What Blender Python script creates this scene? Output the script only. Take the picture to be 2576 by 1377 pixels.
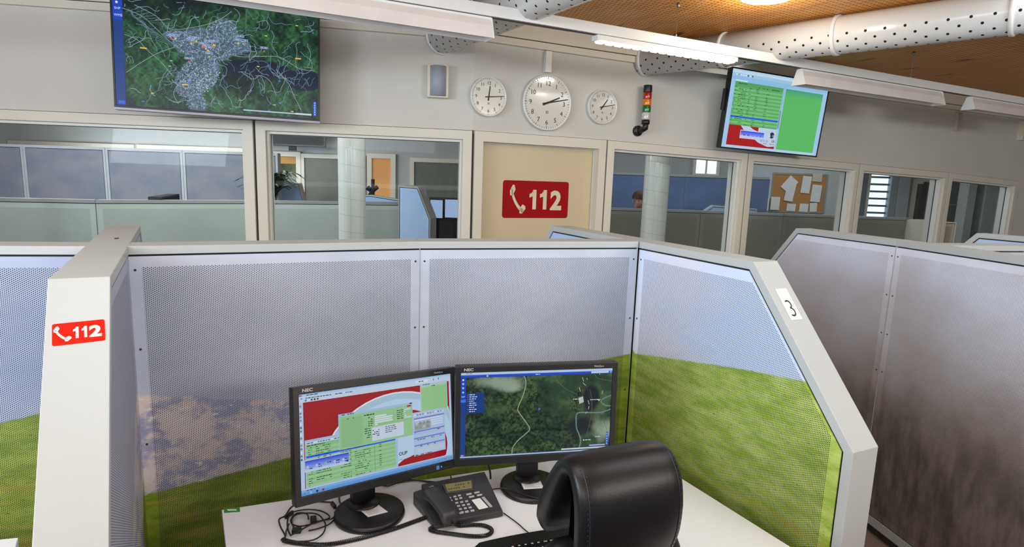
import bpy, bmesh, math, random
import numpy as np
from math import sin, cos, tan, atan2, radians, pi, hypot, sqrt, degrees
from mathutils import Vector, Matrix
for o in list(bpy.data.objects): bpy.data.objects.remove(o)
SC = bpy.context.scene
COL = SC.collection
V = Vector
# ------------------------------------------------------------------ camera
FPX = 1500.0; PITCH = radians(9.2); ROLL = radians(1.95); EYE = V((0, 0, 1.8))
fw = V((0, cos(PITCH), -sin(PITCH))); u0 = V((0, sin(PITCH), cos(PITCH))); r0 = V((1, 0, 0))
RT = cos(ROLL)*r0 + sin(ROLL)*u0; UP = -sin(ROLL)*r0 + cos(ROLL)*u0
cd = bpy.data.cameras.new('camera'); cam = bpy.data.objects.new('camera', cd); COL.objects.link(cam)
cd.sensor_width = 36; cd.lens = 36*FPX/2576; cd.clip_start = .05; cd.clip_end = 100
cam.matrix_world = Matrix(((RT.x, UP.x, -fw.x, EYE.x), (RT.y, UP.y, -fw.y, EYE.y), (RT.z, UP.z, -fw.z, EYE.z), (0, 0, 0, 1)))
SC.camera = cam
# ------------------------------------------------------------------ light
wd = bpy.data.worlds.new('world'); SC.world = wd; wd.use_nodes = True
bg = wd.node_tree.nodes['Background']; bg.inputs[0].default_value = (.72, .85, 1.0, 1); bg.inputs[1].default_value = .80
def area(name, loc, target, sx, sy, power, col=(1, 1, 1)):
    l = bpy.data.lights.new(name, 'AREA'); l.shape = 'RECTANGLE'; l.size = sx; l.size_y = sy; l.energy = power; l.color = col
    o = bpy.data.objects.new(name, l); COL.objects.link(o); o.location = loc
    o.rotation_euler = (V(target)-V(loc)).to_track_quat('-Z', 'Y').to_euler(); return o
area('window_and_fill_light', (-1.2, -2.6, 2.75), (.0, 1.9, .9), 5.0, 1.1, 92, (.92, .96, 1.0))
area('window_and_fill_light', (4.6, -1.6, 2.62), (1.0, 2.4, 1.0), 3.0, .55, 80, (1, .95, .88))
area('window_and_fill_light', (-4.4, -1.3, 2.3), (2.2, .1, 1.0), 3.0, 1.0, 140, (.82, .91, 1))
area('window_and_fill_light', (.3, -2.7, 1.1), (.6, 3.6, 2.9), 4.5, 1.0, 62, (.93, .97, 1))  # added low fill, aimed up to brighten ceiling and wall
for _x, _y, _p in ((-.2, .75, 13), (-1.9, .8, 8), (1.9, 1.3, 15), (3.4, 3.0, 16)):
    area('ceiling_and_fill_light', (_x, _y, 2.90), (_x, _y+.05, 0), 1.4, .9, _p, (.96, .99, 1))
for _x, _y, _p in ((-2.9, 5.3, 26), (-1.0, 5.05, 15), (1.2, 5.8, 9), (-3.8, 8.6, 30), (4.6, 8.7, 16)):  # unseen overhead lights added to brighten columns, partitions and walls beyond the glass
    area('ceiling_and_fill_light', (_x, _y, 2.90), (_x, _y+.05, 0), 1.6, .8, _p, (.95, .98, 1))
area('far_room_fill_light', (-5.6, 8.7, 1.5), (-4.8, 10.2, 2.6), 3.6, .5, 36, (.92, .97, 1))  # added fill hidden behind the tall partitions, brightens the far wall
area('far_room_fill_light', (-5.0, 5.4, 2.6), (-3.6, 7.7, 1.6), 2.4, .6, 45, (.9, .95, 1))  # added fill, brightens the faces of the tall partitions
area('far_room_fill_light', (2.4, 8.0, 2.7), (2.6, 8.6, .6), 2.5, 1.0, 14, (.9, .95, 1))  # area light inside the far room, aimed down
SC.view_settings.view_transform = 'Standard'; SC.view_settings.look = 'None'
SC.view_settings.exposure = 0.45; SC.view_settings.gamma = 1; SC.view_settings.use_curve_mapping = False
# ------------------------------------------------------------------ projection helpers
def ray(u, v): return fw + RT*((u-1288)/FPX) + UP*((688.5-v)/FPX)
def atz(u, v, z):
    d = ray(u, v); return EYE + d*((z-EYE.z)/d.z)
def aty(u, v, y):
    d = ray(u, v); return EYE + d*(y/d.y)
def atp(u, v, p, q, off=0.0):
    p = V((p[0], p[1], 0)); q = V((q[0], q[1], 0)); n = V((-(q.y-p.y), q.x-p.x, 0)).normalized()
    p = p + n*off; d = ray(u, v); t = n.dot(p-V((EYE.x, EYE.y, 0)))/n.dot(d); return EYE + d*t
def sz(u, v, p, q, off=0.0):
    X = atp(u, v, p, q, off); d = V((q[0]-p[0], q[1]-p[1])).normalized()
    return ((X.x-p[0])*d.x + (X.y-p[1])*d.y, X.z)
# ------------------------------------------------------------------ materials
def lin(c):
    if isinstance(c, int): c = ((c >> 16) & 255, (c >> 8) & 255, c & 255)
    r = []
    for x in c[:3]:
        x = x/255.0; r.append(x/12.92 if x <= .04045 else ((x+.055)/1.055)**2.4)
    return tuple(r)
class NT:
    def __init__(s, name):
        s.m = bpy.data.materials.new(name); s.m.use_nodes = True; s.t = s.m.node_tree
        s.b = s.t.nodes['Principled BSDF']; s.out = s.t.nodes['Material Output']
    def n(s, typ, **k):
        x = s.t.nodes.new(typ)
        for a, b in k.items(): setattr(x, a, b)
        return x
    def put(s, sock, v):
        if v is None: return
        if isinstance(v, bpy.types.NodeSocket): s.t.links.new(v, sock)
        elif isinstance(v, tuple) and len(v) == 3 and sock.type == 'RGBA': sock.default_value = (*v, 1)
        else: sock.default_value = v
    def math(s, op, a, b=None, c=None, clamp=False):
        x = s.n('ShaderNodeMath', operation=op, use_clamp=clamp); s.put(x.inputs[0], a); s.put(x.inputs[1], b)
        if c is not None: s.put(x.inputs[2], c)
        return x.outputs[0]
    def mix(s, f, a, b):
        x = s.n('ShaderNodeMix', data_type='RGBA'); s.put(x.inputs[0], f); s.put(x.inputs[6], a); s.put(x.inputs[7], b); return x.outputs[2]
    def noise(s, vec, scale, detail=3, rough=.5):
        x = s.n('ShaderNodeTexNoise'); s.put(x.inputs['Vector'], vec); x.inputs['Scale'].default_value = scale
        x.inputs['Detail'].default_value = detail; x.inputs['Roughness'].default_value = rough; return x.outputs[0]
    def ramp(s, f, lo, hi):
        x = s.n('ShaderNodeMapRange', interpolation_type='SMOOTHSTEP'); s.put(x.inputs[0], f); s.put(x.inputs[1], lo); s.put(x.inputs[2], hi); return x.outputs[0]
    def curve(s, x, pts):   # pts in 0..1 domain and range
        c = s.n('ShaderNodeFloatCurve'); m = c.mapping; cu = m.curves[0]
        pts = sorted(pts); cu.points[0].location = pts[0]; cu.points[1].location = pts[-1]
        for p in pts[1:-1]: cu.points.new(*p)
        for p in cu.points: p.handle_type = 'VECTOR'
        m.extend = 'EXTRAPOLATED'; m.update(); s.put(c.inputs['Value'], x); return c.outputs[0]
    def uv(s):
        u = s.n('ShaderNodeUVMap'); sp = s.n('ShaderNodeSeparateXYZ'); s.t.links.new(u.outputs[0], sp.inputs[0]); return u.outputs[0], sp.outputs[0], sp.outputs[1]
    def obj(s): return s.n('ShaderNodeTexCoord').outputs['Object']
    def scale(s, vec, x, y, z):
        m = s.n('ShaderNodeMapping'); s.put(m.inputs[0], vec); m.inputs['Scale'].default_value = (x, y, z); return m.outputs[0]
    def bump(s, h, st=.3, d=.002):
        b = s.n('ShaderNodeBump'); b.inputs['Strength'].default_value = st; b.inputs['Distance'].default_value = d; s.put(b.inputs['Height'], h); s.put(s.b.inputs['Normal'], b.outputs[0])
    def hexmask(s, x, y, px, py, r, soft=.0006, jitter=False):
        row = s.math('FLOOR', s.math('DIVIDE', y, py)); sh = s.math('MULTIPLY', s.math('FLOORED_MODULO', row, 2.0), .5)
        fx = s.math('SUBTRACT', s.math('FRACT', s.math('ADD', s.math('DIVIDE', x, px), sh)), .5)
        fy = s.math('SUBTRACT', s.math('FRACT', s.math('DIVIDE', y, py)), .5)
        fx = s.math('MULTIPLY', fx, px); fy = s.math('MULTIPLY', fy, py)
        d = s.math('SQRT', s.math('ADD', s.math('MULTIPLY', fx, fx), s.math('MULTIPLY', fy, fy)))
        return s.ramp(d, r+soft, r-soft)
MC = {}
def mat(name, c, rough=.5, metal=0.0, vary=.04, nscale=6.0, coat=0.0, bump=0.0, bscale=200, spec=.5, emit=None, es=1.0):
    if name in MC: return MC[name]
    t = NT(name); c = lin(c); b = t.b
    f = t.noise(t.obj(), nscale, 4)
    k = t.ramp(f, .3, .7)
    b.inputs['Base Color'].default_value = (*c, 1)
    t.put(b.inputs['Base Color'], t.mix(k, tuple(x*(1-vary) for x in c), tuple(min(1, x*(1+vary)) for x in c)))
    b.inputs['Roughness'].default_value = rough; b.inputs['Metallic'].default_value = metal; b.inputs['Coat Weight'].default_value = coat; b.inputs['Coat Roughness'].default_value = .08
    b.inputs['Specular IOR Level'].default_value = spec
    if bump: t.bump(t.noise(t.obj(), bscale, 3), bump)
    if emit is not None:
        b.inputs['Emission Color'].default_value = (*lin(emit), 1); b.inputs['Emission Strength'].default_value = es
    MC[name] = t.m; return t.m
def glass_mat(name='window glass', tint=(.86, .89, .89), refl=.11):
    if name in MC: return MC[name]
    t = NT(name); t.t.nodes.remove(t.b)
    tr = t.n('ShaderNodeBsdfTransparent'); tr.inputs[0].default_value = (*tint, 1)
    gl = t.n('ShaderNodeBsdfGlossy'); gl.inputs['Roughness'].default_value = .01; gl.inputs[0].default_value = (1, 1, 1, 1)
    fr = t.n('ShaderNodeFresnel'); fr.inputs[0].default_value = 1.45
    mx = t.n('ShaderNodeMixShader'); t.t.links.new(t.math('MULTIPLY', fr.outputs[0], refl, clamp=True), mx.inputs[0])
    t.t.links.new(tr.outputs[0], mx.inputs[1]); t.t.links.new(gl.outputs[0], mx.inputs[2]); t.t.links.new(mx.outputs[0], t.out.inputs[0])
    MC[name] = t.m; return t.m
def display_mat(name, strength=.9):
    if name in MC: return MC[name]
    t = NT(name); a = t.n('ShaderNodeAttribute', attribute_name='col')
    b = t.b; b.inputs['Base Color'].default_value = (.006, .006, .008, 1); b.inputs['Roughness'].default_value = .3; b.inputs['Specular IOR Level'].default_value = .25
    t.put(b.inputs['Emission Color'], a.outputs[0]); b.inputs['Emission Strength'].default_value = strength
    MC[name] = t.m; return t.m
# ------------------------------------------------------------------ mesh builder
class Fr:
    def __init__(s, o=(0, 0, 0), X=(1, 0, 0), Z=(0, 0, 1)):
        s.o = V(o); s.X = V(X).normalized(); s.Z = V(Z).normalized(); s.Y = s.Z.cross(s.X).normalized()
    def __call__(s, a, b, c): return s.o + s.X*a + s.Y*b + s.Z*c
    def shift(s, a, b, c):
        f = Fr(s(a, b, c), s.X, s.Z); return f
W0 = Fr()
class MB:
    def __init__(s, fr=W0): s.f = fr; s.v = []; s.fc = []; s.mi = []; s.uv = []; s.m = 0; s.sm = []; s.smooth = False; s.col = None; s.cols = []
    def add(s, p): s.v.append(s.f(*p)); return len(s.v)-1
    def face(s, idx, uv=None):
        s.fc.append(list(idx)); s.mi.append(s.m); s.uv.append(uv or [(0, 0)]*len(idx)); s.sm.append(s.smooth); s.cols.append(s.col)
    def poly(s, pts, uv=None): s.face([s.add(p) for p in pts], uv)
    def box(s, x0, x1, y0, y1, z0, z1):
        i = [s.add(p) for p in ((x0, y0, z0), (x1, y0, z0), (x1, y1, z0), (x0, y1, z0), (x0, y0, z1), (x1, y0, z1), (x1, y1, z1), (x0, y1, z1))]
        for f in ((0, 3, 2, 1), (4, 5, 6, 7), (0, 1, 5, 4), (1, 2, 6, 5), (2, 3, 7, 6), (3, 0, 4, 7)): s.face([i[k] for k in f])
    def prism(s, poly, y0, y1, caps=True):   # poly in (x,z), extruded along y
        a = [s.add((x, y0, z)) for x, z in poly]; b = [s.add((x, y1, z)) for x, z in poly]; n = len(poly)
        if caps: s.face(a); s.face(b[::-1])
        for i in range(n): s.face([a[i], b[i], b[(i+1) % n], a[(i+1) % n]])
    def slab(s, poly, z0, z1):               # poly in (x,y), extruded along z
        a = [s.add((x, y, z0)) for x, y in poly]; b = [s.add((x, y, z1)) for x, y in poly]; n = len(poly)
        s.face(a[::-1]); s.face(b)
        for i in range(n): s.face([a[i], a[(i+1) % n], b[(i+1) % n], b[i]])
    def ring(s, outer, inner, y0, y1):       # outer/inner polygons in (x,z)
        n = len(outer)
        A = [s.add((x, y0, z)) for x, z in outer]; B = [s.add((x, y0, z)) for x, z in inner]
        C = [s.add((x, y1, z)) for x, z in outer]; D = [s.add((x, y1, z)) for x, z in inner]
        for i in range(n):
            j = (i+1) % n
            s.face([A[i], A[j], B[j], B[i]]); s.face([C[j], C[i], D[i], D[j]]); s.face([A[j], A[i], C[i], C[j]]); s.face([B[i], B[j], D[j], D[i]])
    def lathe(s, prof, n=32, axis='z', c=(0, 0, 0), a0=0, a1=2*pi, sx=1, sy=1):  # prof list of (r,h)
        full = abs(a1-a0-2*pi) < 1e-6; m = n if full else n+1; rows = []
        for r, h in prof:
            row = []
            for k in range(m):
                a = a0+(a1-a0)*k/n; x, y = r*cos(a)*sx, r*sin(a)*sy
                if axis == 'z': p = (c[0]+x, c[1]+y, c[2]+h)
                elif axis == 'y': p = (c[0]+x, c[1]+h, c[2]-y)
                else: p = (c[0]+h, c[1]+x, c[2]+y)
                row.append(s.add(p))
            rows.append(row)
        for i in range(len(rows)-1):
            for k in range(n if full else n):
                k2 = (k+1) % m
                if not full and k2 == 0: continue
                s.face([rows[i][k], rows[i][k2], rows[i+1][k2], rows[i+1][k]])
    def disc(s, r, n=32, c=(0, 0, 0), axis='y'):
        s.face([s.add((c[0]+r*cos(2*pi*k/n), c[1], c[2]+r*sin(2*pi*k/n)) if axis == 'y' else (c[0]+r*cos(2*pi*k/n), c[1]+r*sin(2*pi*k/n), c[2])) for k in range(n)])
    def tube(s, pts, r, n=8, world=False, caps=True):
        P = [V(p) if world else s.f(*p) for p in pts]; rs = r if isinstance(r, (list, tuple)) else [r]*len(P)
        T = [(P[min(i+1, len(P)-1)]-P[max(i-1, 0)]).normalized() for i in range(len(P))]
        nrm = T[0].orthogonal().normalized(); rows = []
        for i, p in enumerate(P):
            nrm = (nrm-T[i]*nrm.dot(T[i])).normalized(); bn = T[i].cross(nrm); row = []
            for k in range(n):
                a = 2*pi*k/n; s.v.append(p+(nrm*cos(a)+bn*sin(a))*rs[i]); row.append(len(s.v)-1)
            rows.append(row)
        for i in range(len(rows)-1):
            for k in range(n): s.face([rows[i][k], rows[i][(k+1) % n], rows[i+1][(k+1) % n], rows[i+1][k]])
        if caps: s.face(rows[0][::-1]); s.face(rows[-1])
    def build(s, name, mats, parent=None, bevel=0, subsurf=0, seg=2, auto=True):
        if not isinstance(mats, (list, tuple)): mats = [mats]
        me = bpy.data.meshes.new(name)
        if parent is not None: M = parent['_m']; inv = PM[M]; loc = None
        else:
            xs = [p.x for p in s.v]; ys = [p.y for p in s.v]; zs = [p.z for p in s.v]
            loc = V(((min(xs)+max(xs))/2, (min(ys)+max(ys))/2, min(zs))); inv = Matrix.Translation(-loc)
        me.from_pydata([inv @ p for p in s.v], [], s.fc)
        for m in mats: me.materials.append(m)
        me.polygons.foreach_set('material_index', s.mi); me.polygons.foreach_set('use_smooth', s.sm)
        if any(u != (0, 0) for f in s.uv for u in f):
            l = me.uv_layers.new(name='UVMap'); l.data.foreach_set('uv', [c for f in s.uv for u in f for c in u])
        if any(c is not None for c in s.cols):
            at = me.color_attributes.new('col', 'FLOAT_COLOR', 'CORNER'); out = []
            for f, c in zip(s.fc, s.cols):
                c = c or (0, 0, 0)
                if isinstance(c[0], (tuple, list)):
                    for q in c: out += [*q, 1]
                else: out += [*c, 1]*len(f)
            at.data.foreach_set('color', out)
        me.update()
        o = bpy.data.objects.new(name, me); COL.objects.link(o)
        if parent is not None:
            o.parent = parent; PM[o.name] = inv; o['_m'] = o.name
        else:
            o.location = loc; PM[o.name] = inv; o['_m'] = o.name
        if bevel:
            b = o.modifiers.new('bevel', 'BEVEL'); b.width = bevel; b.segments = seg; b.limit_method = 'ANGLE'; b.angle_limit = radians(40)
        if subsurf:
            b = o.modifiers.new('sub', 'SUBSURF'); b.levels = subsurf; b.render_levels = subsurf
        return o
PM = {}
def empty(name, fr, label=None, cat=None, group=None, kind=None):
    o = bpy.data.objects.new(name, None); COL.objects.link(o); o.empty_display_size = .1
    yaw = atan2(fr.X.y, fr.X.x); o.location = fr.o; o.rotation_euler = (0, 0, yaw)
    PM[o.name] = (Matrix.Translation(fr.o) @ Matrix.Rotation(yaw, 4, 'Z')).inverted(); o['_m'] = o.name
    return tag(o, label, cat, group, kind)
def tag(o, label=None, cat=None, group=None, kind=None):
    if label: o['label'] = label
    if cat: o['category'] = cat
    if group: o['group'] = group
    if kind: o['kind'] = kind
    return o
def struct(o): o['kind'] = 'structure'; return o
def text_geo(txt, size, bold=0.0, align='LEFT'):
    cu = bpy.data.curves.new('t', 'FONT'); cu.body = txt; cu.size = size; cu.offset = bold; cu.align_x = align; cu.resolution_u = 3
    o = bpy.data.objects.new('t', cu); COL.objects.link(o); dg = bpy.context.evaluated_depsgraph_get(); dg.update()
    me = o.evaluated_get(dg).to_mesh(); vs = [tuple(v.co) for v in me.vertices]; fs = [list(p.vertices) for p in me.polygons]
    o.evaluated_get(dg).to_mesh_clear(); bpy.data.objects.remove(o); bpy.data.curves.remove(cu); return vs, fs
def put_text(mb, txt, size, x, z, y, bold=0, align='LEFT', rot=0, sx=1.0):    # facing -Y of the frame
    vs, fs = text_geo(txt, size, bold, align); c, s_ = cos(rot), sin(rot)
    ix = [mb.add((x+(a*c*sx-b*s_), y, z+(a*s_*sx+b*c))) for a, b, _ in vs]
    for f in fs: mb.face([ix[i] for i in f])
def smoothpath(pts, k=6, closed=False):
    P = [V(p) for p in pts]; out = []; n = len(P)
    for i in range(n-1):
        p0, p1, p2, p3 = P[max(i-1, 0)], P[i], P[i+1], P[min(i+2, n-1)]
        for j in range(k):
            t = j/k; out.append(.5*((2*p1)+(p2-p0)*t+(2*p0-5*p1+4*p2-p3)*t*t+(-p0+3*p1-3*p2+p3)*t**3))
    out.append(P[-1]); return out
def coil(path, R, turns_per_m, seg=10):
    P = [V(p) for p in path]; L = [0]
    for i in range(1, len(P)): L.append(L[-1]+(P[i]-P[i-1]).length)
    tot = L[-1]; n = int(tot*turns_per_m*seg); out = []; j = 0
    for i in range(n+1):
        d = tot*i/n
        while j < len(P)-2 and L[j+1] < d: j += 1
        t = (d-L[j])/max(1e-9, L[j+1]-L[j]); c = P[j].lerp(P[j+1], t); T = (P[j+1]-P[j]).normalized()
        a = T.cross(V((0, 0, 1))).normalized(); b = a.cross(T); an = 2*pi*i/seg; out.append(c+a*cos(an)*R+b*sin(an)*R)
    return out
def inset(poly, d):
    n = len(poly); d = d if isinstance(d, (list, tuple)) else [d]*n; L = []
    for i in range(n):
        (x0, y0), (x1, y1) = poly[i], poly[(i+1) % n]; l = hypot(x1-x0, y1-y0); nx, ny = -(y1-y0)/l, (x1-x0)/l
        L.append((x0+nx*d[i], y0+ny*d[i], (x1-x0)/l, (y1-y0)/l))
    out = []
    for i in range(n):
        ax, ay, adx, ady = L[i-1]; bx, by, bdx, bdy = L[i]; den = adx*bdy-ady*bdx
        t = ((bx-ax)*bdy-(by-ay)*bdx)/den; out.append((ax+adx*t, ay+ady*t))
    return out
def clipx(poly, lo, hi):
    def clip(pl, f, g):
        out = []
        for i in range(len(pl)):
            a, b = pl[i], pl[(i+1) % len(pl)]; fa, fb = f(a), f(b)
            if fa >= -1e-9: out.append(a)
            if (fa > 1e-9 and fb < -1e-9) or (fa < -1e-9 and fb > 1e-9):
                t = fa/(fa-fb); out.append((a[0]+(b[0]-a[0])*t, a[1]+(b[1]-a[1])*t))
        return out
    p = clip(poly, lambda q: q[0]-lo, None); return clip(p, lambda q: hi-q[0], None)
# ------------------------------------------------------------------ base materials
M_wall = mat('painted wall', 0xD0CFC8, .75, vary=.02, nscale=2, bump=.08, bscale=300)
M_frame = mat('beige frame paint', 0xDAD6C8, .45, vary=.015)
M_bead = mat('white glazing bead', 0xDDDDD8, .4, vary=.01)
M_seal = mat('dark seal', 0x303030, .6)
M_door = mat('cream door leaf', 0xCDBE9C, .42, vary=.02, nscale=2)
M_cap = mat('light grey powder coat', 0xB2B9BA, .38, vary=.01)
M_core = mat('dark acoustic core', 0x2E3036, .9)
M_black = mat('black plastic', 0x17171A, .38, vary=.1)
M_bezel = mat('dark bezel plastic', 0x1C1C20, .45, vary=.06)
M_desk = mat('white laminate', 0xE8ECF1, .32, vary=.01)
M_white = mat('white enamel', 0xE9E9E6, .3, vary=.01)
M_red = mat('red vinyl', 0x9C0A0A, .6, vary=.02, spec=.15)
M_redb = mat('bright red vinyl', 0xDC1E0A, .65, vary=.02, spec=.1)
M_metal = mat('brushed steel', 0x9A9A98, .35, metal=.9)
M_paper = mat('paper', 0xDFE0E2, .7, vary=.03, nscale=20)
M_ink = mat('black ink', 0x111113, .5)
M_leather = mat('black leather', 0x0B0C10, .38, vary=.12, bump=.10, bscale=350, spec=.38)
M_leatherb = mat('blue black leather', 0x1B222E, .4, vary=.12, bump=.10, bscale=350)
M_stitch = mat('stitching thread', 0x24303F, .7)
M_glass = glass_mat()
# ------------------------------------------------------------------ printed partition sheets
def print_mat(name, green=(0x6E8C1C, 0x93A83A), meadow=None, mount=None, kind='sky', perf=True, hs=.93, sky=(0xC4CDDF, 0xB2BCCE)):
    key = name+(' perforated' if perf else ' solid')
    if key in MC: return MC[key]
    t = NT(key); uvv, s, z = t.uv()
    sh = t.scale(uvv, 1.0, 1.6, 1)
    cl = t.ramp(t.noise(sh, 1.7, 5, .55), .32, .68)
    col = t.mix(cl, lin(sky[0]), lin(sky[1]))
    fine = t.noise(t.scale(uvv, 1, 2.4, 1), 60, 4, .7)
    if kind == 'hill':
        p = t.ramp(t.noise(t.scale(uvv, 1.0, 1.2, 1), 2.6, 4), .60, .66)
        col = t.mix(t.math('MULTIPLY', t.math('MULTIPLY', p, t.ramp(z, 1.1, 1.35)), .75), col, lin(0x8CA0D4))
        low = t.ramp(t.math('ADD', z, t.math('MULTIPLY', t.math('SUBTRACT', t.noise(uvv, 1.6, 5), .5), .5)), 1.25, .60)
        col = t.mix(low, col, lin(0xA69C9A))
        dk = t.ramp(t.math('ADD', z, t.math('MULTIPLY', t.math('SUBTRACT', t.noise(uvv, 3.5, 6, .6), .5), .7)), .98, .45)
        st = t.mix(t.ramp(t.noise(t.scale(uvv, 3, .8, 1), 5, 6, .65), .35, .7), lin(0x5E5453), lin(0x8E8380))
        col = t.mix(dk, col, st)
        sn = t.ramp(t.noise(t.scale(uvv, 1.5, 1, 1), 12, 2), .76, .79)
        col = t.mix(t.math('MULTIPLY', sn, t.ramp(z, .62, .5)), col, lin(0xC9C9CC))
    rag = lambda amp, sc: t.math('MULTIPLY', t.math('SUBTRACT', t.noise(uvv, sc, 4, .6), .5), amp)
    def below(pts, ragged, soft=.006):
        c = t.curve(t.math('DIVIDE', t.math('ADD', s, .5), 3.0), [((a+.5)/3.0, b/2.0) for a, b in pts]); c = t.math('MULTIPLY', c, 2.0)
        d = t.math('SUBTRACT', t.math('ADD', c, ragged), z); return t.ramp(d, -soft, soft)
    if mount:
        mk = below(mount, rag(.03, 14))
        a = t.mix(t.ramp(t.noise(uvv, 6, 7, .68), .44, .56), lin(0xA0A6C6), lin(0xDCD6D8))
        a = t.mix(t.ramp(t.noise(t.scale(uvv, 1, 1.8, 1), 13, 5, .6), .50, .66), a, lin(0xDED2CE))
        a = t.mix(t.ramp(t.noise(t.scale(uvv, 1, 2.2, 1), 20, 3, .5), .64, .67), a, lin(0xE4E2E2))
        col = t.mix(mk, col, a)
    if meadow:
        mk = below(meadow, rag(.012, 30), .004)
        g = t.mix(t.ramp(t.noise(t.scale(uvv, 1, 3, 1), 7, 6, .65), .35, .65), lin(green[0]), lin(green[1]))
        g = t.mix(t.ramp(fine, .56, .72), g, lin(0x4E6A14))
        dist = t.math('MULTIPLY', t.ramp(t.noise(t.scale(uvv, .7, 5, 1), 5, 4), .52, .7), t.ramp(z, 1.0, .7))
        g = t.mix(t.math('MULTIPLY', dist, .6), g, lin(0xC0B24A))
        col = t.mix(mk, col, g)
    b = t.b
    if perf:
        h = t.hexmask(z, s, .0062, .0053, .00185, .0003)
        col = t.mix(t.math('MULTIPLY', h, hs), col, lin(0x34343A)); t.put(b.inputs['Roughness'], t.math('ADD', t.math('MULTIPLY', h, .45), .42))
    else: b.inputs['Roughness'].default_value = .4
    t.put(b.inputs['Base Color'], col); MC[key] = t.m; return t.m
def spart(mb, m): mb.m = m
def partition(label, p, q, outline, band, panels, prints, t=.11, group=None, screws=(), name='cubicle_divider', back=None, base=None, cat='office divider', margin=.034, rimtop=.04, capmat=None, corets=.012):
    """p->q: near face line in plan; outline in (s,z) CCW; band: frame width per edge; panels: list of (s0,s1,name of print index)."""
    fr = Fr((p[0], p[1], 0), (q[0]-p[0], q[1]-p[1], 0))
    s_mid = (outline[0][0]+outline[1][0])/2
    E = empty(name, Fr(fr(s_mid, t/2, 0), fr.X), label, cat, group)
    inner = inset(outline, band)
    mb = MB(fr); mb.ring(outline, inner, 0, t); mb.build('frame', capmat or M_cap, E, bevel=.0015)
    mb = MB(fr); mb.prism(inner, corets, t-corets); mb.build('acoustic_core', M_core, E)
    if base:
        mb = MB(fr); mb.box(outline[0][0]+.02, outline[1][0]-.02, .02, t-.02, 0, outline[0][1]); mb.build('base_rail', M_seal, E)
    for (s0, s1, k) in panels:
        pm = prints[k]; pl = clipx(inset(inner, [(.0005 if q < .01 else .0065) for q in (band if isinstance(band, (list, tuple)) else [band]*len(outline))]), s0+.0006, s1-.0006); ins = inset(pl, [margin if min(abs(pl[i][0]-pl[(i+1) % len(pl)][0]), abs(pl[i][1]-pl[(i+1) % len(pl)][1])) < 1e-6 else min(margin, .008) for i in range(len(pl))])
        # one sheet: solid rim and perforated field
        for side in ((0,) if not back else (0, 1)):
            yy = .0025 if side == 0 else t-.0025; y2 = .006 if side == 0 else t-.006
            mb = MB(fr); n = len(pl)
            A = [mb.add((x, yy, z)) for x, z in pl]; B = [mb.add((x, yy, z)) for x, z in ins]; C = [mb.add((x, y2, z)) for x, z in pl]
            for i in range(n):
                j = (i+1) % n; mb.m = 0
                f = [A[i], A[j], B[j], B[i]]; uv = [pl[i], pl[j], ins[j], ins[i]]
                if side: f = f[::-1]; uv = uv[::-1]
                mb.face(f, uv); mb.face([A[j], A[i], C[i], C[j]] if not side else [A[i], A[j], C[j], C[i]], [pl[j], pl[i], pl[i], pl[j]])
            mb.m = 1; mb.face(B if not side else B[::-1], ins if not side else ins[::-1])
            sh = mb.build('perforated_panel', [pm[0], pm[1]], E)
    for (s, z) in screws:
        mb = MB(fr); mb.smooth = True; mb.lathe([(.0001, .0006), (.003, .0006), (.0038, .0018), (.0038, .0028)], 10, 'y', (s, 0, z)); mb.build('screw', M_seal, E)
    return E, fr
H = 1.55; B0 = .05
pS = lambda nm, **k: (print_mat(nm, perf=False, **k), print_mat(nm, perf=True, **k))
# station three: two back modules
P1p, P1q = (-1.1845, 1.8138), (-.347, 2.219); P2p, P2q = P1q, (.528, 2.497)
L1 = hypot(P1q[0]-P1p[0], P1q[1]-P1p[1]); L2 = hypot(P2q[0]-P2p[0], P2q[1]-P2p[1])
S = lambda u, v, p, q: sz(u, v, p, q)
pr1 = pS('valley print', meadow=[(-.5, S(372, 1245, P1p, P1q)[1]-.2), S(372, 1245, P1p, P1q), S(560, 1198, P1p, P1q), S(735, 1150, P1p, P1q), (L1, .93), (2.5, 1.2)],
         mount=[(-.5, 1.12), S(348, 995, P1p, P1q), S(560, 1003, P1p, P1q), S(740, 1012, P1p, P1q), (L1, .98), (2.5, .5)])
pr2 = pS('meadow print', meadow=[(-.5, .8), (0, .93), S(1500, 908, P2p, P2q), S(1590, 890, P2p, P2q), (2.5, 1.4)])
def scr(p, q, L, rows, dx=.017): return [(dx, z) for z in rows]+[(L-dx, z) for z in rows]
rows = (1.475, 1.22, .9)
rect = lambda L: [(0, B0), (L, B0), (L, H), (0, H)]
partition('back partition module behind the left monitor, printed with a grey mountainside', P1p, P1q, rect(L1), (.03, .0004, .026, .0004), [(0, L1, 0)], [pr1], screws=scr(P1p, P1q, L1, rows), base=1)
partition('back partition module behind the right monitor, plain sky print above a meadow', P2p, P2q, rect(L2-.002), (.03, .0004, .026, .0004), [(0, L2-.002, 0)], [pr2], screws=scr(P2p, P2q, L2, rows), base=1)
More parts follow.
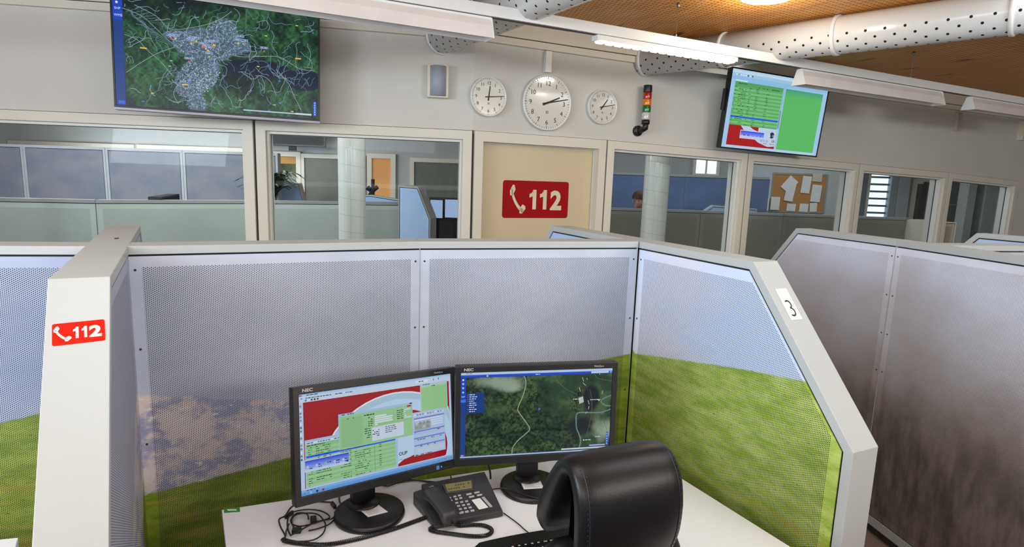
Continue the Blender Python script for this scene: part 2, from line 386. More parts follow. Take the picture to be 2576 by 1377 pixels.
# side wall with sticker 3
SL, SZ = .416, 1.065
P3p = (.202, 3.189); P3c = (.797, 1.956); FL = hypot(P3c[0]-P3p[0], P3c[1]-P3p[1]); P3q = P3c
sidewall = lambda F: [(-SL, B0), (F+SL, B0), (F+SL, SZ), (F, H), (0, H), (-SL, SZ)]
sc3 = S(1607, 608, P3p, P3q)[0]
pr3 = pS('blue sky lit meadow print', green=(0x8CAE34, 0xBAD070), sky=(0xC4DAFA, 0xD8DCEC), meadow=[(-.5, .9), (sc3-.1, 1.17), (sc3+.02, S(1600, 892, P3p, P3q)[1]), S(1840, 925, P3p, P3q), S(2040, 963, P3p, P3q), (2.5, .8)])  # meadow green lightened in the print for light from the left
def sideband(): return [.03, .03, .03, .028, .03, .03]
e3, f3 = partition('right side wall, blue sky over bright meadow, card with a 3 on its edge', P3p, P3q, sidewall(FL), sideband(), [(-SL, sc3-.115, 0), (sc3+.003, FL+SL, 1)], [pS('far sky print', sky=(0xA8C4F2, 0xB4CCF0)), pr3], base=1, back=1, margin=.036,
                   screws=[(sc3+.02, 1.475), (sc3+.02, 1.22)])
# left side wall (the stub with the 112 sticker)
Sp = (-.898, 1.311); Sq = (-1.550, 2.469); SF = hypot(Sq[0]-Sp[0], Sq[1]-Sp[1])
prS = pS('mountain flank print', sky=(0xAEB4CC, 0xA6ACC0), mount=[(-.5, .6), (-.1, .72), (.12, .86), (.35, 1.0), (.58, 1.13), (2.5, 1.2)], meadow=[(-.5, .2), (.35, .55), (.55, .78), (2.5, .9)])
ss = .58
e4, f4 = partition('left side wall with cut corners and a red sticker on its white end', Sp, Sq, sidewall(SF), sideband(), [(-SL, ss, 0), (ss+.11, SF+SL, 1)], [prS, pS('far sky print', sky=(0xA8C4F2, 0xB4CCF0))], base=1, back=1, t=.112)
mb = MB(f4); mb.box(.80, .835, .04, .052, H-.001, H+.0006); mb.build('joint_slot', M_seal, e4)
# unseen dividers added behind the photographer to shade the lower parts of the station
partition('unseen shade-casting divider added behind the photographer, left half', (.35, -.42), (-2.4, -.62), rect(2.75), (.03, .0004, .026, .0004), [(0, 2.75, 0)], [pS('plain sky print', sky=(0xB8BCCB, 0xA8B0C4))], base=1)
partition('unseen shade-casting divider added behind the photographer, right half', (3.1, .1), (.37, -.42), rect(2.77), (.03, .0004, .026, .0004), [(0, 2.77, 0)], [pS('plain sky print', sky=(0xB8BCCB, 0xA8B0C4))], base=1)
# left neighbour's back module
Np, Nq = (-2.204, 1.568), (-1.253, 1.801); LN = hypot(Nq[0]-Np[0], Nq[1]-Np[1])
prN = pS('hazy sky meadow print', sky=(0xAEB9CC, 0x98A8C6), meadow=[(-.5, .9), S(0, 1065, Np, Nq), S(105, 1040, Np, Nq), (2.5, 1.35)])
partition('back partition module of the neighbouring desk at the left edge, blue sky over green meadow', Np, Nq, [(0, B0), (LN, B0), (LN, H-.0008), (0, H-.0008)], (.03, .0004, .026, .0004), [(0, LN, 0)], [prN], base=1)
# right neighbour: side wall in two modules
Rp = (1.719, 3.636); Rm = (1.923, 2.988); RL = hypot(Rm[0]-Rp[0], Rm[1]-Rp[1])
dR = V((2.027-1.923, 2.355-2.988)).normalized(); Rq = (Rm[0]+dR.x*.67, Rm[1]+dR.y*.67)
prR = pS('cloudy mountain print', kind='hill', sky=(0xE0E8FC, 0xD2D2DE), hs=.62)
o6 = [(-SL, B0), (RL-.001, B0), (RL-.001, H), (0, H), (-SL, SZ)]
partition('far half of the right neighbour wall, sloped corner, cloud shadows on its print', Rp, Rm, o6, (.045, .0004, .028, .03, .03), [(-SL, RL, 0)], [prR], base=1,
          screws=[(RL-.018, z) for z in (1.47, 1.27, 1.07, .87)])
o7 = [(0, B0), (.67+SL, B0), (.67+SL, SZ), (.67, H), (0, H)]
partition('near half of the right neighbour wall, large dark brown mountain print at the right edge', Rm, Rq, o7, (.045, .03, .03, .028, .0004), [(0, .67+SL, 0)], [prR], base=1,
          screws=[(.018, z) for z in (1.47, 1.27, 1.07, .87)])
d8 = V((2.51-2.064, 2.928-2.811)).normalized(); a8 = (2.064-d8.x*.0, 2.811-d8.y*.0); q8 = (a8[0]+d8.x*.48, a8[1]+d8.y*.48)
prG = pS('plain sky print', sky=(0xB8BCCB, 0xA8B0C4))
partition('narrow strip of back partition beyond the right neighbour wall, its top cap level', a8, q8, rect(.478), (.03, .0004, .026, .0004), [(0, .478, 0)], [prG], base=1)
q8b = (q8[0]+d8.x*.6, q8[1]+d8.y*.6)
partition('back partition module cut off by the right edge of the view', q8, q8b, rect(.6), (.03, .0004, .026, .0004), [(0, .6, 0)], [prG], base=1)
a9 = (2.897, 3.741); q9 = (a9[0]+.5*1.35, a9[1]-.866*1.35)
partition('small blue corner of a side wall farthest at the right edge', a9, q9, sidewall(1.35), sideband(), [(-SL, 1.35+SL, 0)], [pS('far sky print', sky=(0xA8C4F2, 0xB4CCF0))], base=1)
# ------------------------------------------------------------------ room shell
CZ = 2.94
t = NT('speckled carpet'); c1 = t.noise(t.obj(), 260, 4, .7); c = t.mix(t.ramp(c1, .35, .65), lin(0x5A4A44), lin(0x9A857B)); t.put(t.b.inputs['Base Color'], c); t.b.inputs['Roughness'].default_value = .95; t.bump(c1, .5, .003); M_carpet = t.m
mb = MB(); mb.box(-9, 9, -5, 12, -.05, 0); struct(mb.build('floor', M_carpet))
# ceiling: perforated wood boards running with the ducts
t = NT('perforated wood ceiling'); mp = t.n('ShaderNodeMapping'); t.put(mp.inputs[0], t.obj()); mp.inputs['Rotation'].default_value = (0, 0, radians(-30))
sp = t.n('ShaderNodeSeparateXYZ'); t.t.links.new(mp.outputs[0], sp.inputs[0])
wn = t.noise(t.scale(mp.outputs[0], 14, 1.2, 1), 3, 6, .6); c = t.mix(t.ramp(wn, .3, .7), lin(0xD48832), lin(0xE8AC5A))
c = t.mix(t.ramp(t.noise(t.scale(mp.outputs[0], 3, 1, 1), 2.4, 2), .66, .74), c, lin(0x743A14))
hm = t.hexmask(sp.outputs[0], sp.outputs[1], 0.032, .038, .0085, .001)
c = t.mix(t.math('MULTIPLY', hm, .8), c, lin(0x583410))
sx = t.math('FRACT', t.math('DIVIDE', sp.outputs[0], .625)); c = t.mix(t.ramp(sx, .006, .002), c, lin(0x3A200E))
t.put(t.b.inputs['Base Color'], c); t.b.inputs['Roughness'].default_value = .5; M_ceil = t.m
mb = MB(); mb.box(-9, 9, -5, 12, CZ, CZ+.05); struct(mb.build('ceiling', M_ceil))
# curved glazed wall in straight facets: pixel column, frame top row, depth
WX = [(-260, 263, 4.17), (640, 302, 4.371), (1190, 328, 4.646), (1525, 352, 5.15), (1880, 385, 5.75), (2160, 412, 6.55), (2385, 434, 7.25), (2560, 455, 7.9), (2760, 484, 8.7)]
WP = [aty(*w) for w in WX]
CB = [2.84, 2.805, 2.79, 2.78, 2.765, 2.75, 2.745, 2.74, 2.73]
TW = .14
def facet(i): a, b = WP[i], WP[i+1]; return Fr((a.x, a.y, 0), (b.x-a.x, b.y-a.y, 0)), hypot(b.x-a.x, b.y-a.y)
def seg(u):
    for i in range(len(WX)-2):
        if u < WX[i+1][0]: return i
    return len(WX)-2
def onwall(u, v, off=0.0):
    i = seg(u); return atp(u, v, WP[i], WP[i+1], off), i
def wfr(u, v, off=0.0):
    X, i = onwall(u, v, off); f, L = facet(i); return Fr(X, f.X)
mb = MB()
for i in range(len(WX)-1):
    f, L = facet(i); mb.f = f; z0, z1 = WP[i].z, WP[i+1].z
    if i == len(WX)-2: z0 = z1 = 0
    a = [mb.add(p) for p in ((0, 0, z0), (L, 0, z1), (L, 0, CZ), (0, 0, CZ), (0, TW, z0), (L, TW, z1), (L, TW, CZ), (0, TW, CZ))]
    for q in ((0, 1, 2, 3), (5, 4, 7, 6), (1, 0, 4, 5)): mb.face([a[k] for k in q])
    if i != 2 and i < len(WX)-2: mb.box(0, L, 0, TW, 0, .9)
struct(mb.build('wall_front', M_wall))
mb = MB()
for i in range(len(WX)-1):
    f, L = facet(i); mb.f = f
    for (dz0, dz1, y0) in ((0, .05, -.035), (.055, None, -.05)):
        za, zb = CB[i]+dz0, CB[i+1]+dz0; ya, yb = (CZ, CZ) if dz1 is None else (CB[i]+dz1, CB[i+1]+dz1)
        a = [mb.add(p) for p in ((-.01, y0, za), (L+.01, y0, zb), (L+.01, y0, yb), (-.01, y0, ya), (-.01, 0, za), (L+.01, 0, zb))]
        mb.face([a[0], a[1], a[2], a[3]]); mb.face([a[4], a[5], a[1], a[0]])
struct(mb.build('trim_1', M_frame))
wn_ = 0
def winmod(i, door=False):
    global wn_
    f, L = facet(i); z0, z1 = WP[i].z, WP[i+1].z; g = .008; zb = .9 if not door else 0
    o = [(g, zb), (L-g, zb), (L-g, z1-.004), (g, z0-.004)]
    if not door:
        wn_ += 1
        mb = MB(f); mb.ring(o, inset(o, .068), -.022, TW+.01); w = struct(mb.build('window_%d' % wn_, M_frame, bevel=.003))
        mb = MB(f); mb.ring(inset(o, .068), inset(o, .088), .012, TW-.01); mb.build('glazing_bead', M_bead, w, bevel=.003)
        p = inset(o, .086); mb = MB(f); mb.prism(p, .066, .072); mb.build('glass_pane', M_glass, w)
        mb = MB(f); mb.ring(inset(o, .088), inset(o, .0895), .064, .074); mb.build('seal', M_seal, w)
    else:
        e = MB(f); e.ring(o, inset(o, [.0, .07, .075, .07]), -.022, TW+.01); w = struct(e.build('door_1', M_frame, bevel=.003))
        ii = inset(o, [.0, .07, .075, .07]); mb = MB(f); mb.prism(inset(ii, [.01, .004, .004, .004]), .062, .108); mb.build('door_leaf', M_door, w, bevel=.002)
        mb = MB(f); mb.ring(ii, inset(ii, [.0, .008, .008, .008]), .050, .058); mb.build('door_stop', M_bead, w)
        hx = L-.16; mb = MB(f); mb.smooth = True; mb.tube([(hx, .062, 1.05), (hx, .012, 1.05), (hx-.02, .0, 1.05), (hx-.13, .0, 1.05)], .010, 10); mb.build('door_handle', M_metal, w)
    mb = MB(f); mb.box(-g, g, .0, .01, 0, min(z0, z1)-.02); struct(mb.build('trim_%d' % (i+2), M_seal))
for i in (0, 1): winmod(i)
winmod(2, True)
for i in (3, 4, 5, 6): winmod(i)
# ------------------------------------------------------------------ signs 112
def handset_poly(mb, cx, cz, sx, sz_, y):
    # receiver icon: thick curved bar from upper left to lower right with two thicker ends
    bar = []; bi = []
    for k in range(13):
        t_ = k/12; x = (1-t_)**2*-.26+2*t_*(1-t_)*.02+t_*t_*.74; z = (1-t_)**2*.74+2*t_*(1-t_)*.02+t_*t_*-.26
        dx = 2*(1-t_)*(.28)+2*t_*.72; dz = 2*(1-t_)*(-.72)+2*t_*(-.28); l = hypot(dx, dz); w = .085
        bar.append((x+dz/l*w, z-dx/l*w)); bi.append((x-dz/l*w, z+dx/l*w))
    T = lambda p: (cx+sx*(p[0]-.27), y, cz+sz_*(p[1]-.28))
    for k in range(12): mb.poly([T(bar[k]), T(bar[k+1]), T(bi[k+1]), T(bi[k])])
    mb.poly([T(p) for p in ((-.35, .46), (-.14, .44), (.08, .72), (-.02, .92), (-.16, .92), (-.38, .66))])
    mb.poly([T(p) for p in ((.46, -.34), (.66, -.36), (.95, -.14), (.92, -.02), (.70, .06), (.44, -.14))])
def digit1(mb, cx, cz, w, h, y):
    T = lambda p: (cx+(p[0]-.5)*w, y, cz+(p[1]-.5)*h)
    mb.poly([T(p) for p in ((.42, 0), (.86, 0), (.86, 1), (.42, 1))]); mb.poly([T(p) for p in ((.02, .60), (.42, .66), (.42, 1), (.50, 1), (.30, .84), (.02, .78))])
def rounded(x0, x1, z0, z1, r, n=5):
    p = []
    for cx, cz, a0 in ((x1-r, z0+r, -90), (x1-r, z1-r, 0), (x0+r, z1-r, 90), (x0+r, z0+r, 180)):
        for k in range(n+1): a = radians(a0+90*k/n); p.append((cx+r*cos(a), cz+r*sin(a)))
    return p
def sign112(fr, w, h, label, red, white, rad):
    E = empty('emergency_sign', fr, label, 'sign')
    mb = MB(fr); mb.prism(rounded(-w/2, w/2, -h/2, h/2, rad), -.0015, 0); mb.build('plate', red, E)
    mb = MB(fr); handset_poly(mb, -w*.28, -h*.0, h*.36, h*.60, -.0020); mb.build('handset_symbol', white, E)
    mb = MB(fr)
    for k in (0, 1): digit1(mb, w*(-.045, .115)[k], 0, w*.125, h*.53, -.0020)
    put_text(mb, '2', h*.70, w*.305, -h*.255, -.0020, bold=h*.030, align='CENTER', sx=.98)
    mb.build('digits', white, E)
    return E
X0, i_ = onwall(1346, 501, .062); fd, _ = facet(2)
cL = atp(1264, 501, WP[2], WP[3], .062); cR = atp(1429, 504, WP[2], WP[3], .062); cT = atp(1347, 456, WP[2], WP[3], .062); cB = atp(1345, 549, WP[2], WP[3], .062)
sign112(Fr((cL+cR)/2, fd.X), (cR-cL).length, cT.z-cB.z, 'large red 112 emergency sign with cream digits on the door', M_red, mat('cream sign print', 0xD8CFB4, .5), .022)
# sticker on the sloping white end of the left side wall
def slope_frame(f, s0, dirn, tt, along):   # sloping end face: origin at centre line
    pass
def slopeF(fp, sTop, sgn, tt, dist, lift=.0008, flip=1):
    """frame lying on the sloping end; dist = distance down from its top edge"""
    top = fp(sTop, tt/2, H); bot = fp(sTop+sgn*SL, tt/2, SZ); dn = (bot-top).normalized(); Z = -dn
    X = fp.Y*flip; f = Fr(top+dn*dist, X, Z); f.o = f.o-f.Y*lift; return f
fsl = slopeF(f4, 0, -1, .112, .0, flip=-1)
def onplane(u, v, fr):
    n = fr.Y; d = ray(u, v); tt = n.dot(fr.o-EYE)/n.dot(d); X = EYE+d*tt; return (X-fr.o).dot(fr.X), (X-fr.o).dot(fr.Z), X
a1 = onplane(131, 840, fsl); a2 = onplane(264, 832, fsl); a3 = onplane(198, 810, fsl); a4 = onplane(198, 864, fsl)
wS = min(.098, a2[0]-a1[0]); fs = Fr(fsl((a1[0]+a2[0])/2, 0, (a3[1]+a4[1])/2), fsl.X, fsl.Z)
E = empty('emergency_sticker', Fr(fs.o), 'small bright red 112 sticker on the white end of the left partition', 'sticker')
hS = a3[1]-a4[1]; tl = radians(2.2)
fs = Fr(fs.o, fs.X*cos(tl)+fs.Z*sin(tl), fs.Z*cos(tl)-fs.X*sin(tl))
mb = MB(fs); mb.prism(rounded(-wS/2, wS/2, -hS/2, hS/2, .004), -.0006, 0); mb.build('plate', M_redb, E)
mb = MB(fs); handset_poly(mb, -wS*.31, 0, hS*.46, hS*.56, -.0010); mb.build('handset_symbol', M_white, E)
mb = MB(fs)
for k in (0, 1): digit1(mb, wS*(-.05, .11)[k], 0, wS*.125, hS*.53, -.0010)
put_text(mb, '2', hS*.70, wS*.315, -hS*.255, -.0010, bold=hS*.032, align='CENTER', sx=1.2)
mb.build('digits', M_white, E)
# number card on the right side wall
f3s = slopeF(f3, FL, 1, .11, 0, flip=1)
c = [onplane(*p, f3s) for p in ((1951, 728), (1979, 726), (2017, 804), (1989, 806))]
cx = sum(k[0] for k in c)/4; cz = sum(k[1] for k in c)/4; cw = (hypot(c[1][0]-c[0][0], c[1][1]-c[0][1])+hypot(c[2][0]-c[3][0], c[2][1]-c[3][1]))/2; ch_ = (hypot(c[3][0]-c[0][0], c[3][1]-c[0][1])+hypot(c[2][0]-c[1][0], c[2][1]-c[1][1]))/2
fc = Fr(f3s(cx, 0, cz), f3s.X, f3s.Z)
E = empty('number_card', Fr(fc.o), 'white card with a black 3 on the sloping edge of the right wall', 'card')
mb = MB(fc); mb.box(-cw/2, cw/2, -.0008, 0, -ch_/2, ch_/2); mb.build('card', mat('white card', 0xF4F0EC, .5), E)
mb = MB(fc); put_text(mb, '3', cw*1.75, 0, -ch_*.40, -.0012, align='CENTER', bold=-cw*.022, sx=.80); mb.build('digit', M_ink, E)
mb = MB(fc); put_text(mb, 'ENZ', cw*.42, 0, ch_*.28, -.0012, align='CENTER'); mb.build('faint_letters', mat('pale print', 0xE9E4DF, .6), E)
# ------------------------------------------------------------------ clocks
def clock(u, v, r, hour, minute, label):
    f = wfr(u, v); E = empty('wall_clock', f, label, 'clock', 'wall clocks above the door')
    mb = MB(f); mb.smooth = True; mb.lathe([(r*.93, -.032), (r*.95, -.044), (r*.985, -.046), (r, -.040), (r, -.012), (r*.9, -.004), (r*.9, 0)], 64, 'y'); mb.build('case', M_white, E)
    mb = MB(f); mb.disc(r*.94, 64, (0, -.034, 0)); o = mb.build('dial', mat('clock dial', 0xD9D8CE, .18, coat=1.0, vary=.005), E)
    for k in range(12):
        mb = MB(f); a = radians(90-30*(k+1)); put_text(mb, str(k+1), r*.235, r*.70*cos(a), r*.70*sin(a)-r*.085, -.0355, align='CENTER'); mb.build('numeral', M_ink, E)
    mb = MB(f)
    for k in range(60):
        a = 2*pi*k/60; l = .085 if k % 5 == 0 else .05; w = .009 if k % 5 == 0 else .006; c, s = cos(a), sin(a)
        mb.poly([(r*(R*c-W*s), -.0355, r*(R*s+W*c)) for R, W in ((.93, -w), (.93-l, -w), (.93-l, w), (.93, w))][::-1])
    mb.build('minute_marks', M_ink, E)
    for nm, ang, ln, w, y in (('hour_hand', 360*(hour % 12)/12+minute*.5, .55, .034, -.037), ('minute_hand', minute*6, .86, .026, -.039)):
        a = radians(90-ang); c, s = cos(a), sin(a)
        mb = MB(f); pts = [(-.20, -w), (ln, -w*.6), (ln, w*.6), (-.20, w)]; mb.prism([(r*(p*c-q*s), r*(p*s+q*c)) for p, q in pts], y-.001, y+.001); mb.build(nm, M_ink, E)
    mb = MB(f); mb.lathe([(.0001, -.0415), (r*.04, -.0415), (r*.04, -.036)], 16, 'y'); mb.build('hub', M_ink, E)
    mb = MB(f); mb.ring([(-r*.05, -r*.38), (r*.05, -r*.38), (r*.04, -r*.29), (-r*.04, -r*.29)], [(-r*.03, -r*.365), (r*.03, -r*.365), (r*.025, -r*.305), (-r*.025, -r*.305)], -.0358, -.0352); mb.build('maker_mark', M_ink, E)
clock(1225, 245, .145, 12, 14, 'small round wall clock left of the large one, hour hand near 12')
clock(1372, 260, .213, 2, 13, 'largest round wall clock, above the door, both hands between 2 and 3')
clock(1510, 270, .138, 1, 13, 'small round wall clock right of the large one, hour hand near 1')
f = wfr(1375, 158); a, _ = onwall(1375, 130); b, _ = onwall(1375, 184)
mb = MB(f); mb.box(-.027, .027, -.04, 0, b.z-f.o.z, a.z-f.o.z); tag(mb.build('cable_trunking', M_white, bevel=.003), 'white cable trunking rising above the largest clock', 'cable trunking')
f = wfr(2405, 305); mb = MB(f); mb.box(-.04, .04, -.04, 0, -.11, .10); tag(mb.build('cable_trunking', mat('beige trunking', 0xBDB4A8, .5), bevel=.003), 'beige cable trunking on the far right wall under the cornice', 'cable trunking')
def speaker(u, v, w, h, d, label, gc):
    f = wfr(u, v); E = empty('wall_speaker', f, label, 'speaker')
    mb = MB(f); mb.box(-w/2, w/2, -d*.6, 0, -h/2, h/2); mb.build('housing', mat('cream plastic', 0xD9D3BE, .45), E, bevel=.004)
    mb = MB(f); mb.smooth = True; n = 10; pr = [(-w*.40+w*.8*k/n, -d*.55-d*.42*sin(pi*(k+.0)/n)**.7 if 0 < k < n else -d*.55) for k in range(n+1)]
    A = [mb.add((x, y, -h*.45)) for x, y in pr]; B = [mb.add((x, y, h*.45)) for x, y in pr]
    for k in range(n): mb.face([A[k], A[k+1], B[k+1], B[k]])
    mb.smooth = False; mb.face(A[::-1]); mb.face(B); mb.build('grille', gc, E)
gr = NT('grey speaker grille'); gx = gr.obj(); sp = gr.n('ShaderNodeSeparateXYZ'); gr.t.links.new(gx, sp.inputs[0]); hm = gr.hexmask(sp.outputs[0], sp.outputs[2], .006, .006, .0015); gr.put(gr.b.inputs['Base Color'], gr.mix(gr.math('MULTIPLY', hm, .5), lin(0xA4AAB8), lin(0x60646C))); gr.b.inputs['Roughness'].default_value = .6
speaker(1101, 207, .155, .235, .11, 'cream wall speaker with grey grille left of the small clock', gr.m)
speaker(2570, 330, .17, .24, .11, 'grey wall speaker at the right edge of the view', gr.m)
# signal tower
f = wfr(1612, 260); E = empty('signal_tower', f, 'stack light with red amber green and clear segments on a black bracket', 'signal light')
b0 = onwall(1604, 317)[0]; ztop = onwall(1614, 213, -.09)[0].z-f.o.z; zb = onwall(1610, 303, -.09)[0].z-f.o.z; hh = ztop-zb; r = .036; yy = -.09
for nm, z0, z1, m in (('cap', .80, 1.0, M_black), ('red_lens', .61, .80, mat('red lens', 0xA81212, .2, coat=.6)), ('amber_lens', .43, .61, mat('amber lens', 0xE07808, .2, coat=.6)), ('green_lens', .235, .43, mat('green lens', 0x106A20, .2, coat=.6)), ('clear_lens', .03, .235, mat('clear lens', 0xC8C4C4, .15, coat=.6))):
    mb = MB(f); mb.smooth = True; mb.lathe([(.001, zb+hh*z0), (r*.97, zb+hh*z0), (r, zb+hh*(z0+.01)), (r, zb+hh*(z1-.02)), (r*.93, zb+hh*z1), (.001, zb+hh*z1)], 24, 'z', (0, yy, 0)); mb.build(nm, m, E)
mb = MB(f); mb.smooth = True; mb.lathe([(.001, 0), (r*.95, 0), (r*.95, -.035), (.001, -.04)], 24, 'z', (0, yy, zb+.006)); mb.tube([(0, yy, zb-.01), (0, yy, zb-.06), (-.01, yy+.04, zb-.075), (-.02, -.0, zb-.08)], .026, 12)
mb.lathe([(.001, -.03), (.04, -.03), (.045, -.02), (.045, 0)], 24, 'y', (-.02, 0, zb-.08)); mb.build('bracket', M_black, E)
# ------------------------------------------------------------------ ducts
def duct(p, q, r, label, flanges, ends=True):
    p, q = V(p), V(q); X = (q-p); L = X.length; fr = Fr(p, X); E = empty('air_duct', fr, label, 'air duct', 'perforated ceiling ducts')
    n = 48; mb = MB(fr); mb.smooth = True; th0 = radians(20)
    def pt(x, k, rr=r): a = 2*pi*k/n; return (x, rr*cos(a), rr*sin(a))
    A = [mb.add(pt(0, k)) for k in range(n)]; B = [mb.add(pt(L, k)) for k in range(n)]
    for k in range(n):
        a0, a1 = k/n*2*pi*r, (k+1)/n*2*pi*r; mb.face([A[k], A[(k+1) % n], B[(k+1) % n], B[k]], [(0, a0), (0, a1), (L, a1), (L, a0)])
    mb.smooth = False; mb.face(A[::-1]); mb.face(B)
    t = MC.get('ductm')
    if t is None:
        T = NT('white perforated duct'); _, ux, uy = T.uv(); h = T.hexmask(ux, uy, .108, .0425, .0082, .0008)
        # holes only on the lower half (angles pi..2pi)
        lo = T.math('GREATER_THAN', uy, pi*r*1.02); 
        h = T.math('MULTIPLY', h, lo); T.put(T.b.inputs['Base Color'], T.mix(h, lin(0xDADCDC), lin(0x0A0A0A))); T.put(T.b.inputs['Roughness'], T.math('ADD', T.math('MULTIPLY', h, .6), .22)); t = MC['ductm'] = T.m
    mb.build('pipe', t, E)
    for x in flanges:
        mb = MB(fr); mb.smooth = True
        mb.lathe([(r, x-.012), (r+.008, x-.012), (r+.009, x), (r+.008, x+.012), (r, x+.012)], 48, 'x'); mb.build('flange', M_white, E)
        if x > .1:
            mb = MB(fr); mb.box(x-.014, x+.014, -.05, .03, r+.006, r+.016); mb.smooth = True; mb.lathe([(.0001, r+.01), (.004, r+.01), (.004, CZ-p.z), (.0001, CZ-p.z)], 8, 'z', (x, -.01, 0)); mb.lathe([(.0001, -.03), (.006, -.03), (.006, .03), (.0001, .03)], 8, 'y', (x, -.03, r+.016)); mb.build('clamp', M_metal, E)
    return fr
w2, _ = onwall(1622, 157); e2 = atz(2576, 10, 2.81); w2.z = 2.81
e2b = atz(2115, 88, 2.81); dd = (e2b-w2).normalized(); e2 = w2+dd*4.6; n_ = lambda u, v: (atz(u, v, 2.81)-w2).dot(dd)
duct(w2+dd*-.02, e2, .122, 'white perforated duct above the right screen, running to the upper right', [.03, n_(1855, 135), n_(2115, 88), n_(2560, 20)])
w1, _ = onwall(1112, 96); w1.z = 2.80; e1 = atz(1330, -2, 2.80); dd1 = (e1-w1).normalized(); duct(w1+dd1*-.02, w1+dd1*3.5, .122, 'white perforated duct ending above the wall speaker, left of the other', [.03])
# ------------------------------------------------------------------ lighting rail
RA, RB = atz(1293, 20, 2.726), atz(2576, 245, 2.726); rd = (RB-RA); rd.z = 0; rd.normalize()
R0 = RA-rd*4.6; fr = Fr(V((R0.x, R0.y, 2.66)), rd); RLn = (RB-R0).length+2.0
def rx(u, v, off=0.0):
    X = atp(u, v, (RA.x, RA.y), (RB.x, RB.y), off); return (X-fr.o).dot(fr.X), X.z
E = empty('light_rail', fr, 'long white ceiling rail hung on thin wires, carrying the lamps', 'light rail')
mb = MB(fr); mb.box(0, RLn, 0, .055, .004, .066); mb.build('profile', M_white, E, bevel=.002)
mb = MB(fr); mb.box(0, RLn, .018, .036, 0, .006); mb.build('slot', M_seal, E)
for u, v in ((1708, 90), (2300, 190), (1193, 3)):
    x = rx(u, v)[0]; mb = MB(fr); mb.tube([(x, .028, .066), (x, .028, CZ-2.66)], .0012, 6); mb.smooth = True; mb.lathe([(.0001, .066), (.006, .066), (.006, .085), (.003, .092), (.0001, .092)], 10, 'z', (x, .028, 0)); mb.lathe([(.0001, CZ-2.66-.03), (.010, CZ-2.66-.03), (.010, CZ-2.66), (.0001, CZ-2.66)], 12, 'z', (x, .028, 0)); mb.build('hanging_wire', M_metal, E)
def batten(x0, x1, label, h=.115):
    E = empty('reflector_lamp', Fr(fr((x0+x1)/2, .028, 0), fr.X), label, 'lamp', 'unlit reflector lamps on the rail')
    mb = MB(fr); prof = [(.010, -.012), (-.012, -.05), (-.030, -h), (-.026, -h), (-.007, -.05), (.014, -.016)]
    for sgn in (1, -1):
        a = [(mb.add((x0, .028+(y-.028)*sgn, z)), mb.add((x1, .028+(y-.028)*sgn, z))) for y, z in prof]; n = len(a)
        for k in range(n):
            q = [a[k][0], a[(k+1) % n][0], a[(k+1) % n][1], a[k][1]]; mb.face(q if sgn < 0 else q[::-1])
    mb.build('reflector', mat('lamp white', 0xE4DEDA, .35), E)
    mb = MB(fr); mb.box(x0, x1, .012, .044, -.02, .0); mb.build('spine', M_white, E)
    for x in (x0, x1):
        mb = MB(fr.shift(x, 0, 0)); g = Fr(fr(x, 0, 0), fr.Y); mb = MB(g); mb.prism([(.005, -.004), (-.033, -h-.002), (.089, -h-.002), (.051, -.004)], -.003, .003); mb.build('end_cap', M_white, E)
    mb = MB(fr); mb.smooth = True; mb.tube([(x0+.03, .028, -.06), (x1-.03, .028, -.06)], .008, 10); mb.build('tube', mat('unlit tube', 0xD0D0D0, .3), E)
batten(rx(1240, 60)[0]-2.4, rx(1238, 60)[0], 'long unlit reflector lamp hanging in front of the left screen')
batten(rx(2020, 180)[0], rx(2372, 242)[0], 'unlit reflector lamp overlapping the right screen, middle of the rail')
batten(rx(2447, 252)[0], rx(2447, 252)[0]+1.6, 'unlit reflector lamp at the right edge, last on the rail')
xa, xb = rx(1503, 86)[0], rx(1856, 146)[0]
E = empty('louvre_lamp', Fr(fr((xa+xb)/2, .028, 0), fr.X), 'lit slim louvre lamp glowing white under the rail', 'lamp')
mb = MB(fr); mb.box(xa, xb, -.004, .060, -.03, 0); mb.build('housing', M_white, E, bevel=.002)
mb = MB(fr); n = 16; w = (xb-xa-.03)/n
mb.smooth = False
for k in range(n):
    a = xa+.015+k*w; mb.prism([(a+.004, -.0305), (a+w-.004, -.0305), (a+w*.8, -.040), (a+w*.2, -.040)], -.002, .058)
mb.build('louvre', mat('lit louvre', 0xFFFFFF, .3, emit=0xFFF6E4, es=2.0), E)
# round ceiling lamp
p = atz(1932, -14, CZ); f = Fr(p); E = empty('ceiling_lamp', f, 'lit round white ceiling lamp at the top edge', 'lamp')
mb = MB(f); mb.smooth = True; mb.lathe([(.165, 0), (.168, -.012), (.150, -.02), (.145, -.012)], 48); mb.build('rim', M_white, E)
mb = MB(f); mb.smooth = True; mb.lathe([(.148, -.012), (.12, -.022), (.0001, -.026)], 48); mb.build('diffuser', mat('lit diffuser', 0xFFFFFF, .3, emit=0xFFF4DC, es=2.6), E)
l = bpy.data.lights.new('lamp_light', 'POINT'); l.energy = 9; l.shadow_soft_size = .12; l.color = (1, .9, .75); o = bpy.data.objects.new('lamp_light', l); COL.objects.link(o); o.location = p-V((0, 0, .16))
# ------------------------------------------------------------------ the room beyond the glass
M_fwall = mat('far room wall', 0xB4BABC, .8, vary=.02)
M_fframe = mat('far room frames', 0xDEDACE, .5)
FY = 10.2
mb = MB(); mb.box(-9, 8.85, FY+.02, FY+.14, 0, CZ)
far_p = ((-9, FY), (9, FY))
fz = lambda u, v, y=FY: aty(u, v, y)
struct(mb.build('wall_far', M_fwall))
mb = MB(); mb.box(8.85, 9.0, -5, FY+.1, 0, CZ); struct(mb.build('wall_right', M_wall))
mb = MB(); mb.box(-8.7, -8.55, 5.5, FY+.1, 0, CZ); struct(mb.build('wall_left', M_fwall))
